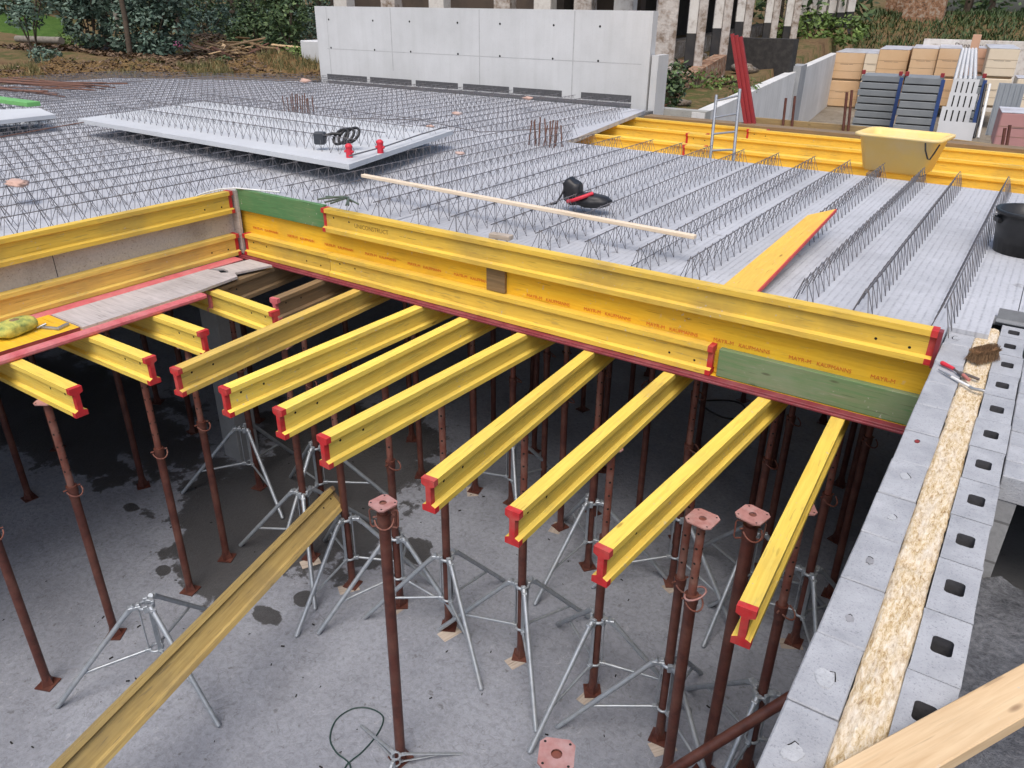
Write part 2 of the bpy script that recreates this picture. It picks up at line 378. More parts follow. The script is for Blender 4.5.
me = bpy.data.meshes.new('ground'); me.from_pydata(gv, [], gf); me.update()
for p in me.polygons: p.use_smooth = True
g = bpy.data.objects.new('ground', me); C.objects.link(g); me.materials.append(GROUND); g['kind'] = 'structure'

mb = MB(); mb.box(-19, 6, -8, 13.9, -.2, 0); setp(mb.build('pit_floor', FLOORM), kind='structure')
# yard sheet a little above the ground
mb = MB(); n = 26
for j in range(n+1):
    Y = 14.2+j*(37.5-14.2)/n
    for i in range(9): X = XR(Y)+.5+i*3.0; mb.v.append((X, Y, max(hgt(X, Y), .9)+.05))
for j in range(n):
    for i in range(8): mb.f.append([j*9+i, j*9+i+1, j*9+i+10, j*9+i+9]); mb.m.append(0); mb.sm.append(True)
setp(mb.build('yard_ground', YARD), kind='structure')
# fill beside the block wall
mb = MB(); nx, ny = 60, 90
for j in range(ny+1):
    for i in range(nx+1):
        X = .19+i*3.4/nx; Y = -2+j*5.29/ny
        cl = noise.noise(Vector((X*11, Y*19, 1))); c2 = noise.noise(Vector((X*19, Y*26, 5)))
        z = 2.335+.02*noise.noise(Vector((X*2, Y*2, 0)))+(.06*max(0, cl-.12)/.5)+.016*c2
        mb.v.append((X, Y, z))
for j in range(ny):
    for i in range(nx): q = j*(nx+1)+i; mb.f.append([q, q+1, q+nx+2, q+nx+1]); mb.m.append(0); mb.sm.append(True)
setp(mb.build('soil_fill', FILL), kind='structure')

# basement walls that close the hall under the slab
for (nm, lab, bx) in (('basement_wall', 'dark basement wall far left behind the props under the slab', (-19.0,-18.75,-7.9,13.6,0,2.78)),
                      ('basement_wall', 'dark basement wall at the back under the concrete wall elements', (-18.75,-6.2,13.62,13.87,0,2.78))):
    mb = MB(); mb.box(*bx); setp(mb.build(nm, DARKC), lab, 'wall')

# ------------------------------------------------------------------ H20 formwork beams
def h20_profile(g=0):
    a, b, ht, c = .04+g, .0145+g, .2+g, .034+g
    return [(-a, g), (-a, -c+.0), (-b, -c-.012), (-b, -ht+c+.012-g), (-a, -ht+c-g), (-a, -ht), (a, -ht), (a, -ht+c-g), (b, -ht+c+.012-g), (b, -c-.012), (a, -c), (a, g)]
def beam_mesh(L, holes=(0.12, .30), mi=0):
    mb = MB(); pr_ = h20_profile(); n = len(pr_)
    ch = .004
    vs = []
    for X in (0, L): vs += [Vector((X, p[0], p[1])) for p in pr_]
    mb.add(vs, [tuple(range(n)), tuple(range(2*n-1, n-1, -1))]+[(i, n+i, n+(i+1) % n, (i+1) % n) for i in range(n)])
    for hx in holes:
        for X in (hx, L-hx):
            for sg in (-1, 1): mb.disc((X, sg*.0152, -.1+(.03 if hx < .2 else .02)*(1 if X < L/2 else -1)), (0, sg, 0), .0085, 8, 1)
    return mb
def cap_mesh(x0, L=.035):
    mb = MB(); pr_ = h20_profile(.0018); n = len(pr_); vs = []
    for X in (x0, x0+L): vs += [Vector((X, p[0], p[1])) for p in pr_]
    mb.add(vs, [tuple(range(n)), tuple(range(2*n-1, n-1, -1))]+[(i, n+i, n+(i+1) % n, (i+1) % n) for i in range(n)])
    return mb
def beam(name, p0, p1, mat, label, cat, group=None, caps=(True, True), capmat=None, roll=0, holes=(.12,.30)):
    p0 = Vector(p0); p1 = Vector(p1); d = p1-p0; L = d.length
    o = beam_mesh(L, holes).build(name, [mat, HOLE]); setp(o, label, cat, group)
    X = d.normalized(); Y = Vector((0,0,1)).cross(X).normalized(); Z = X.cross(Y)
    M = Matrix((X, Y, Z)).transposed() @ Matrix.Rotation(roll, 3, 'X')
    o.rotation_euler = M.to_euler(); o.location = p0
    if caps[0]: cap_mesh(-.002).build('end_cap', capmat or RED, o)
    if caps[1]: cap_mesh(L-.033).build('end_cap', capmat or RED, o)
    return o

ZJ = 2.295                                     # top of joists
GJ = 'joists sticking out under the long edge form'
Jd = [  # near x,y  far x
 (-4.46,2.60,-4.60, YOLD, 'worn dull yellow joist with red end, leftmost long joist under the edge form'),
 (-3.955,2.60,-3.91, YEL, 'yellow joist with red end between the worn dull joist and the third one'),
 (-3.45,2.61,-3.45, YEL, 'yellow joist with red end, third long joist from the left'),
 (-2.985,2.53,-2.90, YEL, 'yellow joist with red end above the lone free prop, fourth from the left'),
 (-2.215,2.54,-2.33, YEL, 'yellow joist with red end right of the free prop, fifth from the left'),
 (-1.70,2.56,-1.715, YEL, 'bright yellow joist with red end, sixth long joist from the left'),
 (-1.205,2.55,-1.07, YEL, 'bright yellow joist with red end just left of the two free prop plates'),
 (-.535,2.55,-.625, YEL, 'steep bright yellow joist with red end closest to the block wall')]
for i, (x0, y0, x1, mt, lb) in enumerate(Jd):
    sl = (x1-x0)/(4.47-y0); Y1 = 5.42
    o = beam('formwork_joist', (x0, y0, ZJ), (x0+sl*(Y1-y0), Y1, ZJ), mt, lb, 'joist', GJ)
beam('formwork_joist', (-5.0,3.90,ZJ), (-5.12,5.3,ZJ), BRN, 'short brown weathered joist with pinkish end in the corner of the forms', 'joist', GJ, capmat=PINK)
beam('formwork_joist', (-5.62,3.72,ZJ), (-5.80,5.3,ZJ), BRN, 'brown weathered joist half under the broken grey board in the corner', 'joist', GJ, capmat=PINK)
GL = 'joists sticking out under the left deck'
for (xe, ye, x1, y1, lb) in ((-4.715,2.07,-7.3,2.05,'yellow joist with red end sticking out of the left deck nearest the left picture edge'),
                         (-4.755,2.62,-7.3,2.59,'yellow joist with red end under the left deck, second from the left picture edge'),
                         (-4.865,3.13,-7.4,3.12,'yellow joist with red end under the left deck beside the worn long joist'),
                         (-4.76,3.715,-7.3,3.83,'yellow joist with red end under the end of the grey board on the left deck'),
                         (-4.72,1.50,-7.3,1.50,'yellow joist under the left deck, cut by the left picture edge')):
    beam('formwork_joist', (xe, ye, ZJ-.001), (x1, y1, ZJ-.001), YEL, lb, 'joist', GL)

# ------------------------------------------------------------------ deck panels and edge forms
YF = 4.60                                      # face of the front form
mb = MB(); mb.box(-6.18, -.212, 4.486, 5.3, ZJ+.001, 2.318)
o = mb.build('deck_panel', PANEL); setp(o, 'long narrow deck panel with dark red edge lying on the joists under the front form', 'panel')
mb = MB(); mb.cbox(-6.17, -.214, 4.484, 4.545, ZJ+.003, 2.322, .004); mb.build('painted_edge', REDE, o)
mb = MB(); mb.cbox(-6.17, -.214, 4.466, 4.484, ZJ+.001, 2.313, .004); mb.build('edge_strip', REDE, o)

f = MB(); f.box(-6.20, -.212, YF, YF+.027, 2.322, 2.90)
front = f.build('edge_form_panel', PANEL); setp(front, 'yellow three-ply edge form panel with red lettering, behind the two long beams', 'form panel')
for X in (-6.05,-5.57,-5.09,-4.60,-4.12,-3.64):
    text('MAYR-M', .036, INKR, front, (X, YF-.003, 2.574), (PI/2, 0, 0)); text('KAUFMANN', .034, INKR, front, (X+.165, YF-.003, 2.574), (PI/2, 0, 0))
for X in (-2.95,-2.46,-1.97,-1.49,-1.0,-.52-.0):
    text('MAYR-M', .037, INKR, front, (X, YF-.003, 2.541), (PI/2, 0, 0)); (text('KAUFMANNS', .036, INKR, front, (X+.17, YF-.003, 2.541), (PI/2, 0, 0), sx=.95) if X < -.6 else None)
o = beam('edge_form_beam', (-5.005, YF-.042, 2.93), (-.232, YF-.042, 2.93), YEL2, 'long yellow beam on top of the front edge form, stamped with black lettering', 'form beam', 'beams of the front edge form')
text('UNICONSTRUCT', .052, INKB, o, (.36, -.0156, -.118), (PI/2, 0, 0), sx=.95)
text('— —  ———', .03, INKB, o, (.86, -.0156, -.118), (PI/2, 0, 0))
mb = MB(); mb.box(0, .022, -.058, -.004, -.215, .001); q = mb.build('end_board', REDE, o, (4.775, .02, 0))
beam('edge_form_beam', (-6.12, YF-.042, 2.528), (-4.985, YF-.042, 2.528), YEL2, 'short yellow beam at the bottom left of the front edge form', 'form beam', 'beams of the front edge form', caps=(True, False))
beam('edge_form_beam', (-4.98, YF-.042, 2.528), (-1.46, YF-.042, 2.528), YEL2, 'long yellow beam along the bottom of the front form, ending at the green board', 'form beam', 'beams of the front edge form', caps=(False, True))
mb = MB(); mb.cbox(-6.17, -5.015, YF-.046, YF-.003, 2.745, 2.945, .003)
setp(mb.build('green_board', GRNU), 'green board with a pale patch on top of the front form at the left corner', 'board')
mb = MB(); mb.cbox(-1.425, -.213, YF-.05, YF-.004, 2.323, 2.515, .003)
setp(mb.build('green_board', GRN), 'pale worn green board at the bottom right of the front form by the block wall', 'board')
mb = MB(); mb.box(-3.30, -3.13, YF-.03, YF-.003, 2.535, 2.728)
setp(mb.build('wood_block', BRN), 'small square brown wood block between the two front form beams', 'wood block')
mb = MB(); mb.cbox(-5.16, -5.06, YF-.049, YF-.045, 2.76, 2.90, .001)

# left form, along the inner edge of the left slab
XL = -6.235
f = MB(); f.box(XL-.027, XL, 2.30, 4.59, 2.325, 2.90); lf = f.build('edge_form_panel', PLY)
setp(lf, 'stained grey plywood edge form panel behind the two left beams', 'form panel')
mb = MB(); mb.box(XL-.001, XL+.002, 2.83, 2.834, 2.53, 2.73); mb.build('joint', HOLE, lf)
f = MB(); f.box(XL-.027, XL, -1.5, 2.297, 2.325, 2.90); setp(f.build('edge_form_panel', PANEL), 'yellow edge form panel at the left picture edge behind the left beams', 'form panel')
beam('edge_form_beam', (XL+.043, -1.4, 2.93), (XL+.043, 4.50, 2.93), YEL2, 'yellow form beam along the top of the left edge form', 'form beam', 'beams of the left edge form')
beam('edge_form_beam', (XL+.043, -1.4, 2.528), (XL+.043, 4.50, 2.528), YOLD, 'soiled yellow form beam along the bottom of the left edge form', 'form beam', 'beams of the left edge form')
mb = MB(); mb.box(XL+.002, XL+.09, 4.525, 4.552, 2.33, 2.93); setp(mb.build('corner_board', PLY), 'grey upright corner board where the two edge forms meet', 'board')

# left deck
mb = MB(); mb.box(-6.19, -5.478, -1.5, 3.60, ZJ, 2.316)
o = mb.build('deck_panel', PANEL); setp(o, 'long left deck panel with faded pink-red edges over the left joists', 'panel')
mb = MB(); mb.cbox(-5.515, -5.435, -1.5, 3.59, ZJ+.001, 2.338, .012); mb.build('edge_strip', PINK, o)
mb = MB(); mb.cbox(-6.13, -6.00, -1.5, 4.40, 2.3175, 2.333, .004); mb.build('painted_edge', PINK, o)
mb = MB(); mb.prism([(-5.545,2.60),(-5.545,3.56),(-5.60,4.02),(-5.72,4.08),(-5.80,4.00),(-5.86,4.02),(-5.985,4.00),(-5.985,2.60)], 2.319, 2.341)
setp(mb.build('grey_board', GRYB), 'long weathered grey board lying along the left deck', 'board')
mb = MB(); mb.prism([(-5.72,4.02),(-5.62,4.42),(-5.93,4.42),(-5.97,4.02),(-5.90,4.10),(-5.80,4.08)], 2.3190, 2.3375, M=None)
setp(mb.build('broken_board', GRYB), 'short broken grey board in the corner beyond the long grey board', 'board')
mb = MB(); mb.cbox(-5.99, -5.56, 1.0, 2.585, 2.319, 2.345, .003)
o = mb.build('formwork_sheet', PANEL); setp(o, 'yellow sheet with red edge lying on the left deck at the picture edge', 'sheet')
mb = MB(); mb.box(-5.5585, -5.5565, 1.0, 2.585, 2.318, 2.344); mb.build('painted_edge', REDE, o)
# yellow-green foam block with a clamp
t = NT('greenish_foam', .95); v = t.co(); k = t.ramp(t.noise(v, 9, 5, .7), [(.35, (.16,.22,.07)), (.5, (.42,.42,.10)), (.62, (.62,.55,.12))]); t.col(k).bump(t.noise(v, 40, 3), .5, .01)
SPONGE = t.m
mb = MB(); mb.ico((0,0,.055), .1, 3, .07, (1.0,1.75,.60), 3, 0, 2.2)
for i, vv in enumerate(mb.v):
    a_, b2, c2 = vv; mb.v[i] = (max(-.085, min(.085, a_)), max(-.15, min(.15, b2)), max(.002, min(.105, c2)))
o = mb.build('foam_block', SPONGE, None, (-5.79, 2.25, 2.346), (0, 0, .12)); setp(o, 'mottled yellow-green foam block on the yellow panel of the left deck', 'foam block')
mb = MB(); mb.disc((0,0,.107), (0,0,1), .022, 10, 0); mb.ico((.0,.01,.098), .03, 2, .2, (1,1.3,.5), 9); mb.build('stain', BRN, o)
mb = MB(); mb.cbox(-.012, .012, -.09, .07, 0, .018, .003); mb.cbox(-.10, .012, .05, .075, 0, .02, .003); mb.bar((-.02,-.05,.03), (.03,-.09,.012), .008)
setp(mb.build('screw_clamp', STEEL, None, (-5.68, 2.44, 2.3465), (0, 0, -1.2)), 'small grey steel screw clamp beside the foam block', 'clamp')

# ------------------------------------------------------------------ props and tripods
def prop_proto(name, zc, H, label, ro=.0305, ps=.062, ears=False, plate=PLATE):
    r = empty(name, label=label, cat='prop')
    mb = MB(); mb.box(-.062, .062, -.062, .062, .002, .011); mb.bar((0,0,.011), (0,0,.10), .052, 4, .03, smooth=False); mb.build('base_plate', RUST, r)
    mb = MB(); mb.bar((0,0,.05), (0,0,zc), ro, 14)
    mb.build('outer_tube', RUST, r)
    zt = H-.009
    if zt > zc+.05:
        mb = MB(); mb.bar((0,0,zc-.02), (0,0,zt), .0245, 12)
        k = zc+.14
        while k < zt-.05:
            mb.disc((0, -.0247, k), (0,-1,0), .008, 8, 1); mb.disc((.0247, 0, k+.0), (1,0,0), .008, 8, 1); mb.disc((-.0247, 0, k), (-1,0,0), .008, 8, 1); k += .1
        mb.build('inner_tube', [RUSTL, HOLE], r)
    # square head plate with a centre hole and four bolt holes
    mb = MB(); s = ps; n = 16; ri = .021
    for zz, up in ((H, 1), (H-.009, 0)):
        pts = []
        for i in range(n):
            a = 2*PI*(i+.5)/n; c, d = math.cos(a), math.sin(a); k = s/max(abs(c), abs(d)); pts.append(((c*k, d*k, zz), (c*ri, d*ri, zz)))
        vs = [p[0] for p in pts]+[p[1] for p in pts]
        fs = [(i, (i+1) % n, n+(i+1) % n, n+i) for i in range(n)]
        mb.add(vs, fs if up else [tuple(reversed(q)) for q in fs], 0)
        if up: top = vs
        else: mb.add(top+vs, [(2*n+i, 2*n+(i+1) % n, (i+1) % n, i) for i in range(n)], 0)
    mb.disc((0,0,H-.012), (0,0,1), .022, 12, 1)
    for a in (45,135,225,315): mb.disc((ps*math.cos(rad(a)), ps*math.sin(rad(a)), H+.0006), (0,0,1), .0055, 8, 1)
    mb.build('head_plate', [plate, HOLE], r)
    mb = MB(); mb.bar((0,0,zc-.045), (0,0,zc+.012), ro+.0065, 14); mb.bar((0,0,zc-.085), (0,0,zc-.045), ro+.003, 14)
    col_ = mb.build('collar', RUST, r)
    mb = MB(); ax = Vector((.05, -.035, 0)).normalized(); sd_ = Vector((ax.y, -ax.x, 0)); pts = []
    for i in range(9): a = PI*i/8-PI/2; pts.append(ax*(.028+.055*math.cos(a))+sd_*(.052*math.sin(a))+Vector((0,0,zc-.01-.035*math.cos(a))))
    mb.tube(pts, .0055, 5); mb.bar(-sd_*.06+Vector((0,0,zc-.01)), sd_*.06+Vector((0,0,zc-.01)), .006, 6)
    mb.build('pin_handle', RUSTL, col_)
    if ears:
        for a in (40, 220):
            M = Matrix.Rotation(rad(a), 4, 'Z'); mb = MB(); mb.tube([M @ Vector(p) for p in ((.03,0,H-.05),(.075,0,H-.045),(.08,0,H-.06),(.078,0,H-.15),(.07,0,H-.165),(.035,0,H-.16))], .005, 6); mb.build('wire_bracket', RUSTL, r)
    return r
HJ = 2.093
pA = prop_proto('steel_prop', 1.40, HJ, '')
pS = prop_proto('steel_prop', 1.55, 2.578, '')
pF = prop_proto('steel_prop', 1.97, 2.05, '', .0335, .066, True)
pH = prop_proto('steel_prop', 1.97, 2.05, '', .036, .077, True)
used = set()
def prop(proto, x, y, label, group, rz=0, lean=(0, 0), z=0):
    o = proto if id(proto) not in used else dup(proto)
    used.add(id(proto)); o.location = (x, y, z); rl = random.Random(int(x*1000+y*77)); o.rotation_euler = (lean[0]+rl.uniform(-.006,.006), lean[1]+rl.uniform(-.006,.006), rz)
    o['label'] = label; o['category'] = 'prop'; o['group'] = group; return o
GP = 'props under the joists'
pads = []
for (x, y, rz, lb) in ((-4.57,3.60,.3,'rust red prop under the worn dull joist, behind the slanting beam end'),
    (-4.0,3.55,.2,'rust red prop in a galvanised tripod right of the end of the slanting beam'),
    (-3.50,3.60,.7,'rust red prop in a tripod just behind the free prop left of the picture middle'),
    (-3.01,3.63,.5,'rust red prop in a tripod under the fourth long joist'),
    (-2.36,3.70,.4,'rust red prop in a tripod on a pale wood pad under the fifth long joist'),
    (-1.74,3.71,.6,'rust red prop in a tripod under the sixth long joist'),
    (-1.17,3.62,.1,'rust red prop in a tripod just left of the free prop with wire ring'),
    (-.60,3.72,.5,'rust red prop in a tripod beside the block wall at the bottom right')):
    prop(pA, x, y, lb, GP, rz)
    pads.append((x+.02, y-.02, rz+.3, lb))
for (x, y, rz, lb) in ((-5.06,1.50,.4,'rust red prop at the left picture edge under the left deck'),
    (-5.12,2.06,.6,'rust brown prop with holed inner tube under the nearest left joist'),
    (-5.08,2.71,.3,'rust red prop with wire handle under the second left joist'),
    (-5.18,3.16,.5,'rust red prop standing in the wet patch under the third left joist'),
    (-5.05,4.20,.5,'rust red prop in the dark corner under the brown joist'),
    (-5.85,4.08,.2,'rust red prop in a tripod beside the concrete column')):
    prop(pA, x, y, lb, 'props under the left joists', rz)
for i, (x, y, lb) in enumerate(((-.66,5.05,'dark prop under the front deck nearest the block wall'), (-1.17,5.28,'dark prop under the front deck right above the two free prop plates'),
    (-1.74,5.14,'dark prop with a wire handle under the front deck'), (-2.45,4.92,'dark prop with wire ring under the front deck behind the bright middle joist'),
    (-2.95,5.28,'dark prop on a small pad under the front deck, right of the fifth joist'), (-3.56,5.34,'dark prop under the front deck behind the fourth long joist'), (-3.99,5.31,'dark prop with small foot under the front deck, behind the fifth joist end'),
    (-4.62,5.2,'dark prop deep under the front deck behind the third long joist'))):
    prop(pA, x, y, lb, 'props under the front deck', .3*i)
    if i in (0, 2, 4, 6): pads.append((x, y, .3*i, lb))
far = [(-.56,5.78),(-1.15,5.78),(-1.95,5.74),(-2.80,5.66),(-3.42,5.72),(-4.3,5.70),(-5.2,5.72),(-6.1,5.7),
       (-.9,7.6),(-1.6,7.55),(-2.41,7.4),(-3.3,7.45),(-3.95,7.5),(-4.7,7.5),(-5.66,7.45),(-6.6,7.5),(-2.39,8.9),(-1.4,8.9),(-3.71,8.9),(-5.0,8.9),
       (-6.85,3.41),(-7.58,2.63),(-7.0,5.0),(-8.3,3.3),(-7.5,1.4),(-7.4,4.4),(-8.6,1.9),(-8.4,4.6),(-9.5,2.8)]
far += [(-2.35,5.72),(-3.9,6.3),(-3.1,6.4),(-1.5,6.5),(-.7,6.6),(-4.6,6.5)]
for i, (x, y) in enumerate(far):
    prop(pS, x, y, 'dim rust brown prop standing in the shade under the concrete slab', 'dim props in the shade under the slab', .37*i)
# wood pads under feet
for (x, y, rz, lb) in pads:
    M = Matrix.Translation((x, y, 0)) @ Matrix.Rotation(rz, 4, 'Z')
# free standing props
o = prop(pF, -2.525, 2.50, 'free rust red prop with square pink plate standing alone left of the picture middle', 'free standing props with open plates', -.17)
prop(pH, -.82, 3.56, 'free prop with pink plate and square wire handles, right one of the pair', 'free standing props with open plates', -.22)
prop(pF, -.93, 1.70, 'free prop of which only the pink plate shows at the bottom picture edge', 'free standing props with open plates', .45)
pG = prop_proto('steel_prop', 1.52, 2.05, '', .0345, .077)
prop(pG, -1.01, 3.37, 'free prop with pink plate and loose wire ring, left one of the pair', 'free standing props with open plates', -.12)
for ch in pG.children:
    if ch.name.startswith('collar'):
        mb = MB(); mb.tube([(.052*math.cos(a)+.02, .075*math.sin(a), 1.545+.02*math.cos(a)) for a in [2*PI*i/16 for i in range(16)]], .0065, 6, closed=True); mb.build('wire_ring', PLATE, pG)

def tripod_proto(angles, name='tripod', R=.70, H=.72):
    r = empty(name)
    mb = MB()
    for a in range(4): c, s = math.cos(rad(a*90+20)), math.sin(rad(a*90+20)); mb.cbox(-.016, .016, .036, .058, H-.05, H+.01, .003, M=Matrix.Rotation(rad(a*90), 4, 'Z'))
    for a in angles: mb.cbox(.03, .115, -.02, .02, H-.035, H-.005, .004, M=Matrix.Rotation(rad(a), 4, 'Z'))
    mb.tube([(.046*math.cos(q), .046*math.sin(q), H-.02) for q in [2*PI*i/14 for i in range(14)]], .012, 6, closed=True)
    mb.build('clamp_head', GALV, r)
    mb = MB(); mb.tube([(.042*math.cos(q), .042*math.sin(q), .30) for q in [2*PI*i/14 for i in range(14)]], .010, 6, closed=True)
    for a in angles: mb.cbox(.034, .075, -.015, .015, .285, .315, .003, M=Matrix.Rotation(rad(a), 4, 'Z'))
    mb.build('lower_ring', GALV, r)
    for k, a in enumerate(angles):
        c, s = math.cos(rad(a)), math.sin(rad(a))
        mb = MB(); mb.bar((.10*c, .10*s, H-.02), (R*c, R*s, .012), .018, 10); mb.bar((.07*c, .07*s, H), (.13*c, .13*s, H-.06), .02, 8)
        mb.ico((R*c, R*s, .016), .017, 1, 0)
        mb.build('leg', GALV, r)
        f_ = (H-.20)/H; mb = MB(); rr = .10+(R-.10)*((H-.22)/(H-.03)*.98)
        q = Vector((.10*c, .10*s, H-.02)).lerp(Vector((R*c, R*s, .012)), .66)
        mb.bar((.06*c, .06*s, .30), q, .011, 6); mb.build('brace', GALV, r)
        mb = MB(); mb.cbox(.045, .052, -.013, .013, .30, H-.02, .001, M=Matrix.Rotation(rad(a), 4, 'Z')); mb.build('flat_bar', GALV, r)
    return r
tp = tripod_proto((0, 118, 240))
tri_used = [False]
def tripod(x, y, rz, label, group='tripods holding props', s=1, rx=0, z=0):
    o = tp if not tri_used[0] else dup(tp)
    tri_used[0] = True; o.location = (x, y, z); o.rotation_euler = (rx, 0, rad(rz)); setp(o, label, 'tripod', group); return o
for (x, y, rz, lb) in ((-4.57,3.60,-158,'galvanised tripod at the upper end of the slanting beam'), (-4.0,3.55,-84,'galvanised tripod right of the upper end of the slanting beam'),
    (-3.50,3.60,-116,'galvanised tripod partly hidden behind the free prop left of the middle'), (-3.01,3.63,-32,'galvanised tripod under the fourth long joist'),
    (-2.36,3.70,-48,'galvanised tripod with one leg straight towards the viewer, mid floor'), (-1.74,3.71,-98,'galvanised tripod under the sixth long joist'),
    (-1.17,3.62,-152,'galvanised tripod behind the free prop with wire ring'), (-.60,3.72,-215,'galvanised tripod beside the block wall at the bottom right')):
    tripod(x, y, rz, lb)
tripod(-5.90,4.05,-135,'galvanised tripod in the dark corner in front of the concrete column')
tripod(-5.05,4.20,-75,'galvanised tripod in the wet patch under the worn long joist')
tripod(-1.74,5.14,-140,'galvanised tripod in the shade under the front deck, behind the two free plates')
tripod(-.66,5.05,-60,'galvanised tripod in the shade near the block wall')
for (x, y, rz, lb) in ((-2.45,4.92,20,'dim tripod under the front deck behind the bright middle joist'), (-3.56,5.34,70,'dim tripod under the front deck behind the fourth long joist'), (-1.17,5.28,-95,'dim tripod under the front deck straight above the two free plates')):
    tripod(x, y, rz, lb)
tripod(-4.42,2.02,-122,'empty galvanised tripod standing alone at the lower left', 'empty tripods')
o = tripod(-2.50,2.43,48,'folded galvanised tripod lying at the foot of the free prop', 'empty tripods')
o.scale = (.62, .62, .16)

# wooden pads
for i, (x, y, rz, lb) in enumerate(pads):
    mb = MB(); mb.cbox(-.085, .085, -.055, .055, .0, .0018, .0005)
    o = mb.build('wood_pad', PADM, None, (x+.03*math.cos(i*2.1), y-.035, .0002), (0, 0, rz+.5))
    setp(o, 'pale wood pad under the '+' '.join(lb.replace(',', '').replace('rust red ', '').split()[:11]), 'wood pad', 'wood pads under prop feet')

# slanting dirty beam
A = Vector((-4.17,3.56,.93)); B = Vector((-3.50,1.06,.93)); dv = (A-B).normalized()
beam('loose_beam', A, B-dv*.55, YDIRT, 'long dirty brownish beam lying slanting across the tripods at the lower left', 'beam', capmat=BRN, roll=rad(38), holes=(.08,.20))
tripod(-3.36,.72,30,'galvanised tripod under the near end of the slanting beam, below the picture','empty tripods')
# leaning pipe
a_ = Vector((-1.35,2.60,.03)); b_ = Vector((-.235,3.40,1.38))
r = empty('loose_prop', a_, label='rusty brown prop leaning against the block wall at the bottom right', cat='prop'); d = b_-a_
mb = MB(); mb.bar((0,0,0), d, .031, 14); mb.build('outer_tube', BRN if False else RUST, r)
mb = MB(); mb.bar(d*.02, d*.02+d.normalized()*.012, .07, 4, smooth=False); mb.build('base_plate', RUST, r)

# cable loop on the floor
pts = [at(*q, .006) for q in ((352,790),(350,765),(336,752),(330,738),(336,720),(352,709),(368,708),(381,714),(383,722),(376,736),(362,752),(352,760),(345,768),(340,790))]
mb = MB(); fine = []
for i in range(len(pts)-1):
    p0, p1, p2, p3 = pts[max(i-1, 0)], pts[i], pts[i+1], pts[min(i+2, len(pts)-1)]
    for k_ in range(5):
        tt = k_/5; fine.append(.5*((2*p1)+(-p0+p2)*tt+(2*p0-5*p1+4*p2-p3)*tt*tt+(-p0+3*p1-3*p2+p3)*tt**3))
mb.tube(fine, .0055, 6); t = paint('dark_green_cable', (.02,.05,.045), (.03,.04,.04), .5, .5)
setp(mb.build('cable_loop', t), 'dark green loop of cable lying on the pit floor', 'cable')
# dark loop deep under the deck
mb = MB(); c0 = at(722, 408, .1); mb.tube([c0+Vector((.28*math.cos(q), .22*math.sin(q), .01+.03*math.sin(q*2))) for q in [2*PI*i/20 for i in range(20)]], .012, 6, closed=True)
setp(mb.build('cable_loop', BLK), 'black cable loop in the shade under the front deck', 'cable')
# small debris chips
deb = MB(); rng = random.Random(3)
for i in range(120):
    X = rng.uniform(-6.5, -.4); Y = rng.uniform(.8, 5.5); s = rng.uniform(.004, .015)
    M = Matrix.Translation((X, Y, s*.3)) @ Matrix.Rotation(rng.uniform(0, PI), 4, 'Z'); deb.box(-s, s, -s*.35, s*.35, -s*.25, s*.25, 0, M)
setp(deb.build('floor_debris', HOLE), kind='stuff', label='small dark wood chips and crumbs scattered over the pit floor', cat='debris')

# concrete column
mb = MB(); mb.cbox(-6.67, -6.40, 4.28, 4.54, 0, 2.79, .008); setp(mb.build('concrete_column', COLC), 'square grey concrete column in the dark behind the left joists', 'column')

# beams carrying the slab
for (Y, lb) in ((5.72,'slab support beam under the slab just behind the front deck'), (7.48,'slab support beam under the middle of the slab'), (8.9,'slab support beam under the far part of the slab')):
    beam('slab_beam', (-7.0, Y, 2.78), (-.24, Y, 2.78), YOLD, lb, 'beam', 'beams carrying the slab')
for (X, lb) in ((-6.85,'slab support beam under the left slab behind its edge form'), (-8.4,'slab support beam deep under the left slab')):
    beam('slab_beam', (X, -1, 2.78), (X, 5.4, 2.78), YOLD, lb, 'beam', 'beams carrying the slab')

# ------------------------------------------------------------------ precast slab planks with lattice girders
ZS0, ZS = 2.785, 2.845
GH = .165
gcache = {}
def girder_mesh(L, seed=0):
    key = (round(L, 2), seed)
    if key in gcache: return gcache[key]
    rng = random.Random(int(L*100)+seed); mb = MB(); rt, rd, pz = .0044, .0025, .135
    segs = max(2, int(L/1.6)); prev = None
    for i in range(segs+1):
        q = Vector((0, L*i/segs, GH+rng.uniform(-.004, .004)))
        q.x = rng.uniform(-.006, .006)
        if prev is not None: mb.bar(prev, q, rt, 5, caps=False)
        prev = q
    nz = int(L/pz)
    for i in range(nz):
        y0 = i*pz+rng.uniform(-.006, .006)
        for sg in (-1, 1):
            j = rng.uniform(-.006, .006)
            mb.bar((sg*.056, y0, -.004), (sg*.006, y0+pz/2+j, GH+.008), rd, 4, caps=False)
            mb.bar((sg*.006, y0+pz/2+j, GH+.008), (sg*.056, y0+pz, -.004), rd, 4, caps=False)
    me = mb.mesh('lattice_girder'); me.materials.append(REBAR); gcache[key] = me; return me
def girder(parent, x, y0, L, z, seed=0, rz=0):
    o = bpy.data.objects.new('lattice_girder', girder_mesh(L, seed)); C.objects.link(o); o.parent = parent; o.location = (x, y0, z); rg_ = random.Random(int((x*31+y0*7+L)*1000)); o.rotation_euler = (0, rg_.uniform(-.05,.05), rz+rg_.uniform(-.004,.004)/max(1, L/4)); return o
GS = 'precast slab planks with lattice girders'
